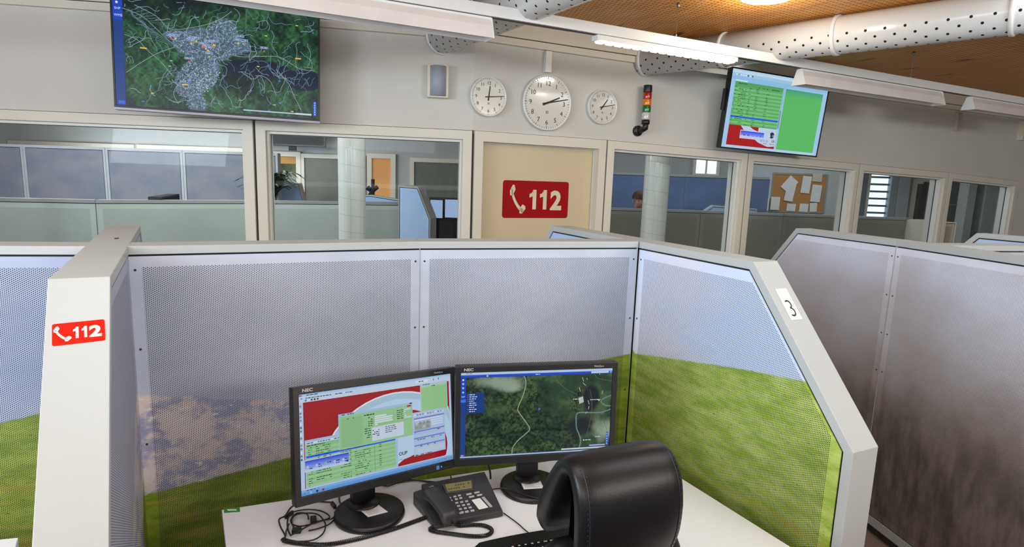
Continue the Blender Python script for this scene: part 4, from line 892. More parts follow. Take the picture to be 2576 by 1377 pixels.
# ------------------------------------------------------------------ display painting
class Canvas:
    """flat display content in unit coordinates (u right, v down), one mesh of coloured pieces in thin layers"""
    def __init__(s, fr, w, h): s.mb = MB(fr); s.w = w; s.h = h; s.y = -.0006; s.k = 0
    def P(s, u, v): s_ = s; return ((u-.5)*s.w, s.y-.00004*s.k, (.5-v)*s.h)
    def poly(s, pts, c):
        s.mb.col = lin(c) if isinstance(c, int) else c; s.mb.poly([s.P(*p) for p in pts][::-1])
    def up(s, n=1): s.k += n
    def rect(s, u0, v0, u1, v1, c, c2=None):
        s.mb.col = lin(c)
        if c2 is not None: a, b = lin(c), lin(c2); s.mb.col = (b, b, a, a)
        s.mb.poly([s.P(u0, v1), s.P(u1, v1), s.P(u1, v0), s.P(u0, v0)])
    def line(s, pts, wd, c):
        a = s.w/s.h
        for (x0, y0), (x1, y1) in zip(pts[:-1], pts[1:]):
            dx, dy = (x1-x0)*a, y1-y0; l = hypot(dx, dy) or 1e-9; nx, ny = -dy/l*wd/2, dx/l*wd/2
            s.poly([(x0+nx/a, y0+ny), (x1+nx/a, y1+ny), (x1-nx/a, y1-ny), (x0-nx/a, y0-ny)], c)
    def disc(s, u, v, r, c, n=24, a0=0, a1=360, ry=None):
        a = s.w/s.h; s.poly([(u+r*cos(radians(a0+(a1-a0)*k/n))/a, v-(ry or r)*sin(radians(a0+(a1-a0)*k/n))) for k in range(n)][::-1], c)
    def text(s, t, size, u, v, c, bold=0, align='LEFT'):
        vs, fs = text_geo(t, size*s.h, bold, align); x, y, z = s.P(u, v); ix = [s.mb.add((x+p[0], y, z+p[1])) for p in vs]; s.mb.col = lin(c)
        for f in fs: s.mb.face([ix[i] for i in f])
    def dashes(s, u0, u1, v, c, rnd, h=.009, dens=.75):
        u = u0
        while u < u1:
            l = rnd.uniform(.006, .022)
            if rnd.random() < dens: s.rect(u, v-h/2, min(u+l, u1), v+h/2, c)
            u += l+.004
    def grid(s, nx, ny, arr, u0=0, v0=0, u1=1, v1=1):   # arr [ny+1][nx+1] linear rgb
        idx = [[s.mb.add(s.P(u0+(u1-u0)*i/nx, v0+(v1-v0)*j/ny)) for i in range(nx+1)] for j in range(ny+1)]
        for j in range(ny):
            for i in range(nx):
                s.mb.col = tuple(tuple(float(q) for q in arr[jj][ii]) for jj, ii in ((j+1, i), (j+1, i+1), (j, i+1), (j, i)))
                s.mb.face([idx[j+1][i], idx[j+1][i+1], idx[j][i+1], idx[j][i]])
def fbm(nx, ny, sc, seed, octv=5, gain=.55, ax=1.0):
    r = np.random.RandomState(seed); out = np.zeros((ny, nx)); amp = 1; tot = 0
    for o in range(octv):
        gx, gy = max(2, int(sc*2**o*ax)), max(2, int(sc*2**o)); g = r.rand(gy+2, gx+2)
        x = np.linspace(0, gx-.001, nx); y = np.linspace(0, gy-.001, ny); xi = x.astype(int); yi = y.astype(int); fx = x-xi; fy = (y-yi)[:, None]; fx = fx*fx*(3-2*fx); fy = fy*fy*(3-2*fy)
        a = g[yi][:, xi]*(1-fx)+g[yi][:, xi+1]*fx; b = g[yi+1][:, xi]*(1-fx)+g[yi+1][:, xi+1]*fx; out += amp*(a*(1-fy)+b*fy); tot += amp; amp *= gain
    return out/tot
def mixc(a, b, t): a = np.array(lin(a) if isinstance(a, int) else a); b = np.array(lin(b)); return a*(1-t[..., None])+b*t[..., None]
def sstep(x, a, b): t_ = np.clip((x-a)/(b-a), 0, 1); return t_*t_*(3-2*t_)
M_disp = display_mat('desktop display', .55); M_disp2 = display_mat('wall display', .62)
def poseF(x, y, z, yaw, tilt, roll):
    yaw, tilt, roll = map(radians, (yaw, tilt, roll)); X = V((cos(yaw), sin(yaw), 0)); N = V((sin(yaw)*cos(tilt), -cos(yaw)*cos(tilt), -sin(tilt))); Z = X.cross(-N)
    if Z.z < 0: Z = -Z
    return Fr((x, y, z), X*cos(roll)+Z*sin(roll), Z*cos(roll)-X*sin(roll))
# ------------------------------------------------------------------ monitors
def monitor(f, base, label, npx):
    w, h = .509, .286; E = empty('monitor', Fr((base[0], base[1], DZ), V((f.X.x, f.X.y, 0))), label, 'monitor', 'desktop monitors on the middle desk')
    mb = MB(f); ow, t_, b_ = .272, .164, -.170
    mb.ring([(-ow, b_), (ow, b_), (ow, t_), (-ow, t_)], [(-w/2, -h/2), (w/2, -h/2), (w/2, h/2), (-w/2, h/2)], -.006, .012); mb.build('bezel', M_bezel, E, bevel=.0025)
    mb = MB(f); A = [(-ow+.001, b_+.001), (ow-.001, b_+.001), (ow-.001, t_-.001), (-ow+.001, t_-.001)]; B = inset(A, .03); C = inset(A, .07)
    L = [(A, .0115), (A, .030), (B, .045), (C, .058)]; R_ = [[mb.add((x, y, z)) for x, z in p] for p, y in L]
    for i in range(3):
        for k in range(4): mb.face([R_[i][k], R_[i+1][k], R_[i+1][(k+1) % 4], R_[i][(k+1) % 4]])
    mb.face(R_[0]); mb.face(R_[3][::-1]); mb.build('back_housing', M_black, E, bevel=.002)
    yaw = Fr((base[0], base[1], DZ), V((f.X.x, f.X.y, 0)))
    mb = MB(yaw); mb.smooth = True; mb.lathe([(.0001, .0), (.107, .0), (.109, .004), (.107, .014), (.100, .018), (.0001, .019)], 64); mb.build('base', M_black, E)
    nk = atz(npx[0], npx[1], DZ+.02); nl = (nk-yaw.o); nx_, ny_ = nl.dot(yaw.X), nl.dot(yaw.Y)
    mb = MB(yaw); mb.smooth = True; mb.lathe([(.052, .018), (.050, .026), (.0001, .028)], 40, 'z', (nx_, ny_, 0)); mb.build('swivel_ring', M_black, E)
    back = f(0, .058, -.02); l = back-yaw.o; by = l.dot(yaw.Y); mb = MB(yaw)
    mb.prism([(nx_-.037, .02), (nx_+.037, .02), (nx_+.037, l.z+.05), (nx_-.037, l.z+.05)], ny_-.008, max(ny_+.024, by+.01))
    print('NECK', by, nx_, ny_); mb.build('neck', M_black, E, bevel=.004)
    mb = MB(f); mb.box(-.05, .05, .05, .066, -.07, .03); mb.build('mount_plate', M_black, E, bevel=.003)
    mb = MB(f); put_text(mb, 'NEC', .0125, -.246, .1495, -.0066, bold=.0003, sx=1.25); mb.build('brand_letters', mat('silver print', 0xB8BABC, .4), E)
    mb = MB(f); put_text(mb, 'MultiSync', .0088, .188, .150, -.0066, sx=1.0); mb.build('series_letters', mat('silver print', 0xB8BABC, .4), E)
    mb = MB(f); mb.disc(.0022, 12, (.205, -.0064, -.1565)); mb.build('power_light', mat('blue led', 0x2040FF, .3, emit=0x4060FF, es=2), E)
    return E, yaw
def display(cv, E, m): return cv.mb.build('display', m, E)
rnd = random.Random(7)
fL = poseF(-.3844, 1.7386, 1.0161, 39.6, -10.7, -3.6); fR = poseF(.0991, 1.8703, 1.0356, 11.2, -2.1, .15)
bL = atz(930, 1288, DZ+.01); bR = atz(1337, 1221, DZ+.01)
EL, yL = monitor(fL, (bL.x, bL.y), 'left desktop monitor, tilted, windows over a red and pale blue background', (915, 1264))
mb = MB(fL); mb.box(.186, .197, -.0068, -.006, -.163, -.150); mb.build('blue_sticker', mat('blue sticker', 0x4890D0, .4), EL)
ER, yR = monitor(fR, (bR.x, bR.y), 'right desktop monitor showing an aerial forest map', (1326, 1200))
def label_card(px, yf, label):
    q = [atz(u, v, DZ+.0205) for u, v in px]; E = empty('base_label', Fr(sum(q, V())/4), label, 'label', 'paper labels on the monitor bases')
    mb = MB(); mb.slab([(p.x, p.y) for p in q], DZ+.0192, DZ+.0199); mb.build('paper', M_paper, E)
    mb = MB(); a, b, c, d = [V((p.x, p.y, DZ+.0201)) for p in q]
    for k in range(7):
        t0 = .30+.085*k; l0 = a.lerp(d, t0).lerp(b.lerp(c, t0), .12); l1 = a.lerp(d, t0).lerp(b.lerp(c, t0), .12+rnd.uniform(.4, .76)); dn = (d-a).normalized()*.0011; mb.face([mb.add(tuple(x)) for x in (l0, l0+dn, l1+dn, l1)])
    mb.build('print_lines', mat('grey print', 0x707078, .6), E)
label_card([(905, 1283), (952, 1270), (976, 1288), (926, 1301)], yL, 'printed white label on the base of the left desktop monitor')
label_card([(1309, 1212), (1359, 1209), (1368, 1228), (1318, 1231)], yR, 'printed white label on the base of the right desktop monitor')
def lst(cv, u0, v0, u1, v1, n, ca, cb, cols, rnd, dark=0x3A5040, bold=0x18281C, hi=None):
    h = (v1-v0)/n
    for k in range(n):
        cv.rect(u0, v0+h*k, u1, v0+h*(k+1), ca if k % 2 else cb)
    cv.up()
    if hi is not None: cv.rect(u0, v0+h*hi, u1, v0+h*(hi+1), 0x1E66F0); cv.up()
    for k in range(n):
        for i, (c0, c1) in enumerate(cols):
            if rnd.random() < .85: cv.dashes(u0+(u1-u0)*c0, u0+(u1-u0)*c1, v0+h*(k+.5), bold if (i == 1 and rnd.random() < .45) else dark, rnd, h=h*.30)
    cv.up()
# --- left monitor content
cv = Canvas(fL, .509, .286)
cv.rect(0, 0, 1, 1, 0xBCD4F0); cv.up(); cv.rect(0, 0, 1, .03, 0x9CC4F4, 0xC4DCF8); cv.rect(0, .03, 1, .085, 0xCADDF2); cv.up()
cv.dashes(.012, .11, .016, 0x33507A, rnd); cv.dashes(.012, .32, .045, 0x33507A, rnd); cv.disc(.007, .016, .008, 0xA02030)
for k in range(5): cv.rect(.035+.017*k, .058, .045+.017*k, .076, (0x6A7C90, 0xD8E8F8, 0x4A5464, 0x20242C, 0x603840)[k])
cv.rect(.74, .028, .83, .058, 0xE4ECF6); cv.up(); cv.dashes(.76, .80, .043, 0x202830, rnd, dens=1); cv.rect(.868, .03, .873, .055, 0x3C8A50); cv.rect(.905, .028, .91, .05, 0x404858)
for k in range(16): cv.rect(.004, .11+.035*k, .014, .128+.035*k, rnd.choice((0x8098B4, 0x607890, 0xE0E8F0, 0x60907A, 0x50607A)))
cv.rect(.024, .085, .985, .935, 0xA5141C); cv.up()
# sweeping pale arc
cx, cy = .60, .80
def ell(rx_, ry_, c, a0=0, a1=360, cx=cx, cy=cy): cv.poly([(max(.024, min(.985, cx+rx_*cos(radians(a)))), min(.935, max(.085, cy-ry_*sin(radians(a))))) for a in [a0+(a1-a0)*k/47 for k in range(48)]][::-1], c)
ell(.48, .68, 0xE6EEF6); cv.up(); ell(.47, .665, 0xAFCBE2); cv.up(); ell(.425, .60, 0xBFDAF2); cv.up(); ell(.36, .48, 0xA5141C, cx=.60); cv.up()
cv.poly([(.45, .40), (.75, .38), (.75, .93), (.45, .93)], 0xBFDAF2); cv.up()
cv.poly([(.56, .935), (.60, .88), (.68, .86), (.80, .80), (.80, .935)], 0xA5141C); cv.up(); cv.poly([(.56, .935), (.56, .87), (.64, .87), (.60, .91)], 0xC8DCEE)
cv.text('OUP', .052, .606, .82, 0x1E2C40, bold=.0003); cv.text('ons', .034, .604, .875, 0x50708C)
# right green window
cv.rect(.77, .075, .972, .40, 0xB8D0E8); cv.up(); cv.rect(.776, .10, .968, .395, 0x9CD094); cv.up(); cv.rect(.776, .10, .968, .118, 0xA8DCA0); cv.up(); cv.dashes(.855, .88, .11, 0x304030, rnd); cv.dashes(.79, .86, .085, 0x506888, rnd)
# list window
cv.rect(.028, .46, .60, .935, 0xA8C8EC); cv.up(); cv.rect(.034, .485, .30, .505, 0xDCE8F4); cv.up(); cv.dashes(.038, .27, .495, 0x304860, rnd); cv.up()
cv.rect(.034, .51, .59, .53, 0x8CC48C); cv.up(); cv.dashes(.04, .14, .52, 0x203828, rnd)
lst(cv, .034, .53, .585, .925, 18, 0xA2D29C, 0x90C890, ((.02, .06), (.1, .26), (.36, .48), (.52, .70), (.80, .83)), rnd, hi=4)
cv.rect(.445, .53, .4465, .925, 0x507058)
# blue palette
cv.rect(.024, .655, .285, .775, 0xC4D6EC); cv.up(); cv.rect(.026, .665, .283, .742, 0x2040E0, 0x98B4F4); cv.rect(.026, .742, .283, .765, 0xA8C0F4, 0xD0DCF4); cv.up()
for k in range(5): cv.disc(.04+.052*k, .725, .012, (0x90C898 if k == 2 else 0xC8D0E0)); cv.dashes(.05+.052*k, .072+.052*k, .72, 0x203070, rnd); cv.dashes(.05+.052*k, .068+.052*k, .745, 0x203070, rnd)
cv.rect(.268, .735, .28, .757, 0x3848B0)
# form window
cv.rect(.225, .26, .71, .625, 0xA8C8E8); cv.up(); cv.rect(.229, .285, .706, .62, 0x9CCE98); cv.up(); cv.dashes(.245, .32, .272, 0x304868, rnd); cv.rect(.672, .285, .70, .302, 0xB02830); cv.rect(.69, .262, .708, .275, 0x303848)
for a in ((.24, .31, .37, .61), ): cv.rect(*a, 0x92C490)
cv.rect(.375, .31, .376, .60, 0x6E9A70); cv.rect(.58, .31, .581, .43, 0x6E9A70); cv.rect(.376, .435, .70, .437, 0x6E9A70); cv.up()
cv.dashes(.385, .45, .315, 0x203828, rnd, h=.012, dens=1); cv.dashes(.245, .32, .32, 0x304838, rnd)
for k in range(5): cv.dashes(.41, .445, .345+.022*k, 0x304838, rnd); cv.rect(.452, .337+.022*k, (.53, .57, .565, .57, .47)[k], .353+.022*k, 0xDCE6F2)
for k in range(5): cv.dashes(.60, .645, .325+.022*k, 0x304838, rnd); cv.rect(.652, .317+.022*k, (.695, .66, .655, .665, .70)[k], .333+.022*k, 0xCFDDEE)
for k in range(6): cv.dashes(.385, .425, .46+.023*k, 0x304838, rnd)
cv.disc(.437, .455, .006, 0xB04040)
cv.rect(.432, .455, .645, .60, 0xD2DEF0); cv.up()
for k in range(4): cv.dashes(.436, .48, .49+.02*k, 0x404C64, rnd); cv.dashes(.52, .60, .475+.02*k, 0x606C84, rnd)
# right form
cv.rect(.712, .38, .945, .865, 0xB4CCEC); cv.up(); cv.rect(.716, .40, .941, .43, 0xC4D8F0); cv.up()
for k in range(11): cv.rect(.72+.019*k, .405, .732+.019*k, .42, rnd.choice((0x8090A8, 0xE0E4EC, 0x7088A0, 0x98A8B8)))
for v in (.445, .59, .665, .745): cv.rect(.716, v, .941, v+.014, 0x6E86D8)
for v in (.465, .49, .515, .54): cv.rect(.725 if v < .5 else .845, v, .93, v+.014, 0xD8E4F8)
cv.rect(.72, .485, .838, .585, 0xA2AAB4); cv.up()
for i in range(4):
    for j in range(2): cv.rect(.727+.027*i, .495+.043*j, .745+.027*i, .525+.043*j, rnd.choice((0xC0C4C8, 0x8C949C, 0x90A490))); 
for v in (.61, .69, .765): cv.dashes(.722, .92, v, 0x4A5C80, rnd, dens=.35); cv.rect(.716, v+.012, .941, v+.0135, 0x8CA0C8)
cv.rect(.72, .78, .938, .845, 0xC2D2E8); cv.dashes(.72, .84, .858, 0x30405C, rnd)
cv.rect(.0, .945, 1, 1, 0x7CB4F0, 0x5C94DC); cv.up(); cv.dashes(.03, .10, .955, 0x30507A, rnd); cv.rect(.0, .958, 1, .96, 0xC8DCF4)
for k, c in enumerate((0x60A070, 0x9CC4E8, 0x303844, 0xA03040)): cv.disc(.02+.035*k, .98, .012, c)
for k in range(5): cv.rect(.90+.018*k, .972, .908+.018*k, .984, 0xA8C4E0)
cv.rect(.88, .962, 1, .998, 0x6F98CC)
display(cv, EL, M_disp)
# --- right monitor content: aerial forest map
NX, NY = 220, 124
a = fbm(NX+1, NY+1, 5, 3, 6, .6, 1.8); b = fbm(NX+1, NY+1, 3, 9, 4, .5, 1.8); dts = fbm(NX+1, NY+1, 44, 5, 2, .8, 1.8); yy_, xx_ = np.mgrid[0:NY+1, 0:NX+1]; xx_ = xx_/NX; yy_ = yy_/NY
col = mixc(0x2C4632, 0x4C6640, sstep(a, .40, .62)); col = mixc(0, 0x66773E, np.zeros_like(a))*0+col
fr_ = sstep(b+.35*(.5-xx_)+.25*np.abs(yy_-.6), .38, .55)*(xx_ < .8); col = col*(1-(fr_*sstep(dts, .42, .60)*.72)[..., None]); col = col*(1-.55*sstep(a, .35, .2)[..., None])
dark = np.exp(-(((xx_-.86)/.07)**2+((yy_-.33)/.2)**2))+np.exp(-(((xx_-.80)/.10)**2+((yy_-.70)/.13)**2))+.6*np.exp(-(((xx_-.66)/.08)**2+((yy_-.55)/.25)**2))*.5
dark = sstep(dark+.4*(a-.5), .35, .7); col = col*(1-dark[..., None])+np.array(lin(0x18242A))*dark[..., None]
ridge = np.exp(-((yy_-.735-.03*np.sin(xx_*9))/.02)**2)*(xx_ < .66); col = col*(1-.6*ridge[..., None])
cl1 = np.exp(-(((xx_-.22)/.17)**2+((yy_-.09)/.10)**2))+.7*np.exp(-(((xx_-.33)/.09)**2+((yy_-.19)/.06)**2)); cl2 = np.exp(-(((xx_-.985)/.11)**2+((yy_-.75)/.20)**2))*1.1
cl = sstep(cl1+cl2+1.0*(a-.5), .28, 1.0); col = col*(1-.8*cl[..., None])+np.array(lin(0xA6B8A2))*(.8*cl)[..., None]
cv = Canvas(fR, .509, .286); cv.rect(0, 0, 1, 1, 0xB8D0F4); cv.up(); cv.grid(NX, NY, col, .0, .028, 1, .985); cv.up()
rd_ = [(.405, .06), (.418, .12), (.415, .20), (.40, .30), (.375, .41), (.37, .46), (.385, .51), (.43, .62), (.452, .70), (.42, .76), (.38, .82), (.345, .90), (.338, .98)]
cv.line([tuple(p)[:2] for p in smoothpath([(x, y, 0) for x, y in rd_], 4)], .011, 0xA0AE8C); cv.up()
rv = [(1.0, .33), (.955, .36), (.93, .40), (.96, .45), (1.0, .46)]
rv2 = [(1.0, .50), (.93, .535), (.85, .53), (.79, .525), (.765, .55), (.765, .64), (.77, .72), (.79, .80), (.80, .88), (.79, .96)]
for r_ in (rv, rv2): cv.line([tuple(p)[:2] for p in smoothpath([(x, y, 0) for x, y in r_], 5)], .014, 0x6E9090)
cv.up()
for l_ in ([(.755, .05), (.79, .2), (.80, .34), (.83, .5), (.87, .74)], [(.79, .06), (.82, .16), (.86, .40), (.90, .7)], [(.93, .05), (.94, .3), (.93, .55), (.98, .75)]): cv.line(l_, .003, 0x7A3A3A)
for l_ in ([(.85, .25), (.87, .4), (.865, .6), (.84, .8)], [(.6, .05), (.63, .15), (.70, .25), (.76, .30)], [(.87, .05), (.9, .12), (1, .16)]): cv.line(l_, .0035, 0x6C8468)
for l_ in ([(.795, .10), (.805, .15)], [(.80, .165), (.82, .20)], [(.777, .22), (.785, .27)], [(.84, .38), (.85, .43)], [(.905, .04), (.915, .075)], [(.94, .27), (.935, .31)], [(.85, .45), (.845, .49)], [(.825, .54), (.84, .52)], [(.68, .04), (.69, .055)], [(.825, .11), (.83, .13)]): cv.line(l_, .006, 0xC8D0D0)
cv.up(); cv.poly([(.775, .345), (.805, .33), (.812, .40), (.782, .42)], 0xC4CCC0); cv.poly([(.765, .28), (.775, .27), (.78, .33), (.77, .33)], 0x101418); cv.up(); cv.dashes(.738, .79, .36, 0xE8ECE8, rnd, dens=1); cv.dashes(.855, .925, .375, 0xE8ECE8, rnd, dens=1); cv.disc(.915, .385, .009, 0xD8C8A8)
cv.disc(.512, .46, .014, 0x8A50C8); cv.disc(.822, .865, .009, 0xE8E8E0); cv.dashes(.832, .87, .865, 0xE0E8E0, rnd, dens=1); cv.dashes(.90, .935, .83, 0xD8DCE0, rnd); cv.disc(.935, .842, .007, 0xC88848)
cv.rect(0, 0, 1, .03, 0xC4DAFA); cv.rect(0, .03, 1, .062, 0x2C5CDC, 0x1C48C4); cv.up(); cv.dashes(.48, .51, .046, 0xD8E4FF, rnd, dens=1); cv.disc(.168, .046, .011, 0xD8C8B0); cv.dashes(.01, .07, .014, 0x8090B0, rnd)
cv.rect(.855, .032, .975, .056, 0xCFE0FC); cv.rect(.983, .03, .998, .056, 0x7CA4F8)
cv.rect(0, .062, .033, 1, 0x1C4690); cv.rect(0, .062, .033, .345, 0x2A5CE0); cv.up(); cv.rect(.0, .315, .033, .345, 0x4A7CFF)
for k, vv in enumerate((.085, .13, .178, .228)): cv.disc(.015, vv, .012, 0xE8F0FF, 6); cv.disc(.015, vv, .006, 0x2A5CE0, 6) if k else None
cv.text('SHP', .024, .004, .287, 0xF0F4FF)
cv.rect(.036, .24, .150, .475, 0x16408A); cv.up()
for k in range(9): cv.dashes(.055, .055+rnd.uniform(.03, .05), .258+.0245*k, 0xDCE8FF, rnd, h=.010, dens=1); cv.disc(.046, .258+.0245*k, .003, 0xDCE8FF, 8) if k not in (4, 6, 8) else None
cv.rect(.975, .78, .99, .94, 0x2C64E0); cv.rect(.67, .955, .975, .972, 0xD8E4F4); cv.rect(.86, .925, .97, .942, 0x9CBCF8); cv.rect(0, .985, 1, 1, 0xB0CCFC)
cv.up()
for k in range(5): cv.disc(.9825, .80+.03*k, .007, 0xC8DCFF, 8)
for k in range(3): cv.dashes(.005, .028, .955+.012*k, 0xD8E4FF, rnd, h=.005)
display(cv, ER, M_disp)
# ------------------------------------------------------------------ wall televisions
def television(f, w, h, label, bez=.012):
    E = empty('wall_television', Fr(f(0, .05, -h/2), V((f.X.x, f.X.y, 0))), label, 'television'); mb = MB(f)
    o = [(-w/2, -h/2), (w/2, -h/2), (w/2, h/2), (-w/2, h/2)]; mb.ring(o, inset(o, bez), -.006, .01); mb.build('bezel', M_black, E, bevel=.002)
    mb = MB(f); mb.prism(inset(o, .0015), .0095, .05); mb.build('housing', M_black, E, bevel=.006)
    mb = MB(f); mb.box(-.2, .2, .05, .10, -.18, .18); mb.build('back_cover', M_black, E, bevel=.01)
    n = Fr(f.o); a = f(0, .10, 0); hd = V((f.Y.x, f.Y.y, 0)).normalized()
    mb = MB(); mb.tube([a-V((0, 0, .02)), a+hd*.26-V((0, 0, .02))], .022, 12, world=True); mb.tube([a+V((0, 0, .08)), a+hd*.26+V((0, 0, .08))], .022, 12, world=True); mb.build('bracket_arm', M_black, E)
    return E, w-2*bez, h-2*bez
TLf = poseF(-1.9412, 4.0381, 2.4924, 16.2, -1.6, -.9); TRf = poseF(2.353, 5.59, 2.4408, 23.7, 3.94, -1.45)
TR_K = 1.2; 
E, w, h = television(TLf, 1.23, .701, 'large wall screen at the upper left showing a satellite map of a town')
mb = MB(TLf); mb.box(-.615, .615, -.004, .05, -.365, -.351); mb.build('lower_trim', mat('silver trim', 0x8C8C94, .4, metal=.5), E)
NX, NY = 230, 130
a = fbm(NX+1, NY+1, 6, 21, 6, .6, 1.8); b = fbm(NX+1, NY+1, 3, 8, 4, .5, 1.8); yy_, xx_ = np.mgrid[0:NY+1, 0:NX+1]; xx_ = xx_/NX; yy_ = yy_/NY
g_ = fbm(NX+1, NY+1, 12, 31, 4, .7, 1.0); relief = (g_-np.roll(g_, 2, 1))
col = mixc(0x12342A, 0x2C5A38, sstep(a, .36, .64)); col = col*(1+np.clip(relief*7, -.6, 1.2)[..., None])
col = col*(1-.75*sstep(b, .52, .68)[..., None])+np.array(lin(0x0A1824))*(.55*sstep(b, .52, .68))[..., None]
for (cx_, cy_, rx_, ry_) in ((.70, .57, .17, .085), (.92, .63, .10, .10), (.62, .60, .07, .06)):
    m_ = sstep(1-np.sqrt(((xx_-cx_)/rx_)**2+((yy_-cy_)/ry_)**2)+(a-.5)*.8, -.05, .1); col = col*(1-m_[..., None])+np.array(lin(0x0C1C34))*m_[..., None]
tow = lambda x, y: ((x-.43)/.16)**2+((y-.38)/.15)**2 < 1 or ((x-.40-.25*(.62-y))/.10)**2+((y-.68)/.20)**2 < 1 or ((x-.52)/.07)**2+((y-.24)/.12)**2 < 1 or ((x-.28)/.05)**2+((y-.32)/.04)**2 < 1 or ((x-.38)/.05)**2+((y-.93)/.09)**2 < 1 or ((x-.56)/.09)**2+((y-.36)/.09)**2 < 1
tm = np.array([[1.0 if tow(xx_[j, i]+.02*(a[j, i]-.5), yy_[j, i]+.04*(b[j, i]-.5)) else 0 for i in range(NX+1)] for j in range(NY+1)]); gr_ = fbm(NX+1, NY+1, 40, 12, 2, .7, 1.8); tm = (tm+np.roll(tm, 1, 0)+np.roll(tm, 1, 1)+np.roll(tm, -1, 0))/4*(.35+.6*gr_); col = col*(1-tm[..., None])+np.array(lin(0x5C7088))*tm[..., None]
cv = Canvas(TLf, w, h); cv.grid(NX, NY, col); cv.up()
rv = [(.24, 1), (.245, .9), (.29, .74), (.36, .62), (.43, .54), (.50, .46), (.54, .43)]
cv.line([tuple(p)[:2] for p in smoothpath([(x, y, 0) for x, y in rv], 5)], .016, 0x1C4436); cv.up()
def wander(x, y, ang, n, st, c, wd, turn=.5):
    pts = [(x, y)]
    for _ in range(n):
        ang += rnd.uniform(-turn, turn); x += st*cos(ang)*.56; y += st*sin(ang)
        if not (.05 < x < .985 and .01 < y < .97): break
        pts.append((x, y))
    if len(pts) > 1: cv.line(pts, wd, c)
for k in range(210):
    wander(rnd.uniform(.05, .98), rnd.uniform(.02, .96), rnd.uniform(0, 6.28), rnd.randint(4, 14), rnd.uniform(.010, .028), rnd.choice((0x6C8C9C, 0x7EA0B4, 0x4E7474, 0x9CB8CC)), rnd.choice((.003, .004)), .75)
cv.up()
for k in range(11):   # field roads in the plain at the left
    x = .06+.02*k; cv.line([(x, .16+.012*k), (x+.075, .10+.02*k)], .003, 0x6A8C9C); cv.line([(.07+.012*k, .13+.025*k), (.115+.019*k, .23+.02*k)], .0028, 0x6A8C9C)
for l_ in ([(.045, .13), (.13, .18), (.19, .27), (.25, .37), (.31, .44)], [(.05, .36), (.11, .40), (.15, .48), (.21, .57), (.27, .70)], [(.05, .70), (.12, .60), (.20, .50), (.28, .43)], [(.10, .09), (.20, .17), (.26, .27), (.36, .24), (.48, .16), (.56, .05)], [(.29, .95), (.27, .84), (.33, .70), (.42, .55), (.50, .48)], [(.54, .44), (.60, .46), (.70, .44), (.80, .43), (.90, .52), (.98, .53)], [(.78, .55), (.84, .66), (.87, .78), (.91, .92)], [(.60, .60), (.66, .66), (.70, .62), (.75, .67), (.78, .80)]):
    cv.line([tuple(p)[:2] for p in smoothpath([(x, y, 0) for x, y in l_], 5)], .0045, 0x93A8A8)
cv.up()
for k in range(4200):
    x, y = rnd.uniform(.2, .68), rnd.uniform(.1, 1)
    if y < .985 and tow(x, y):
        an = rnd.choice((.35, 1.92, .9, 2.5))+rnd.uniform(-.12, .12); l = rnd.uniform(.006, .022); cv.line([(x, y), (x+l*cos(an)*.56, min(.985, y+l*sin(an)))], .0034, rnd.choice((0x9EB8D4, 0x7C96B4, 0xB8CCE0, 0x6A829C)))
cv.up()
for k in range(260):
    x, y = rnd.gauss(.42, .05), rnd.gauss(.72, .08)
    if tow(x, y) and y < .97: s_ = rnd.uniform(.004, .011); cv.rect(x, y, x+s_*.56, y+s_, rnd.choice((0xA8B8C8, 0x8CA0B4, 0xC4D0DC)))
cv.up()
tags = [(.265, .325), (.285, .32), (.36, .33), (.385, .325), (.36, .35), (.44, .345), (.47, .34), (.415, .37), (.43, .385), (.44, .40), (.445, .455), (.345, .52), (.60, .27), (.62, .305), (.59, .305), (.72, .355)]
for x, y in tags:
    cv.rect(x-.019, y-.010, x+.019, y+.010, 0xC8D8F0); cv.up(); cv.rect(x-.0175, y-.0075, x+.0175, y+.0075, 0x4466A0); cv.up(); cv.dashes(x-.014, x+.014, y, 0xE0E8F8, rnd, h=.005, dens=1)
    cv.poly([(x-.006, y+.04), (x+.006, y+.04), (x, y+.02)], rnd.choice((0xF0D040, 0xF0D040, 0xE86060)))
for k in range(22): x, y = rnd.uniform(.1, .9), rnd.uniform(.05, .95); cv.rect(x, y, x+.013, y+.010, rnd.choice((0x5078E0, 0x5078E0, 0x88C888, 0xE8C850)))
for x, y in ((.12, .46), (.31, .76), (.88, .42)): cv.rect(x, y, x+.03, y+.012, 0xE8C850)
cv.up(); cv.rect(0, 0, .045, 1, 0x16408C); cv.rect(0, 0, .045, .235, 0x2450D8); cv.up(); cv.text('SHP', .030, .008, .145, 0xE8F0FF); cv.text('WMS', .030, .006, .205, 0xE8F0FF)
cv.disc(.02, .02, .017, 0xE8F0FF, 6); cv.disc(.02, .083, .012, 0xE8F0FF, 6); cv.up(); cv.disc(.02, .02, .010, 0x2450D8, 6); cv.rect(.01, .955, .04, .985, 0x3C64E0)
cv.rect(.975, .83, .99, .97, 0x3060E8); cv.rect(.61, .955, .88, .966, 0xC0D4E4); cv.rect(.88, .952, .965, .968, 0xD4E0EC); cv.up()
for k in range(6): cv.disc(.9825, .845+.022*k, .006, 0xC8DCFF, 8)
display(cv, E, M_disp2)
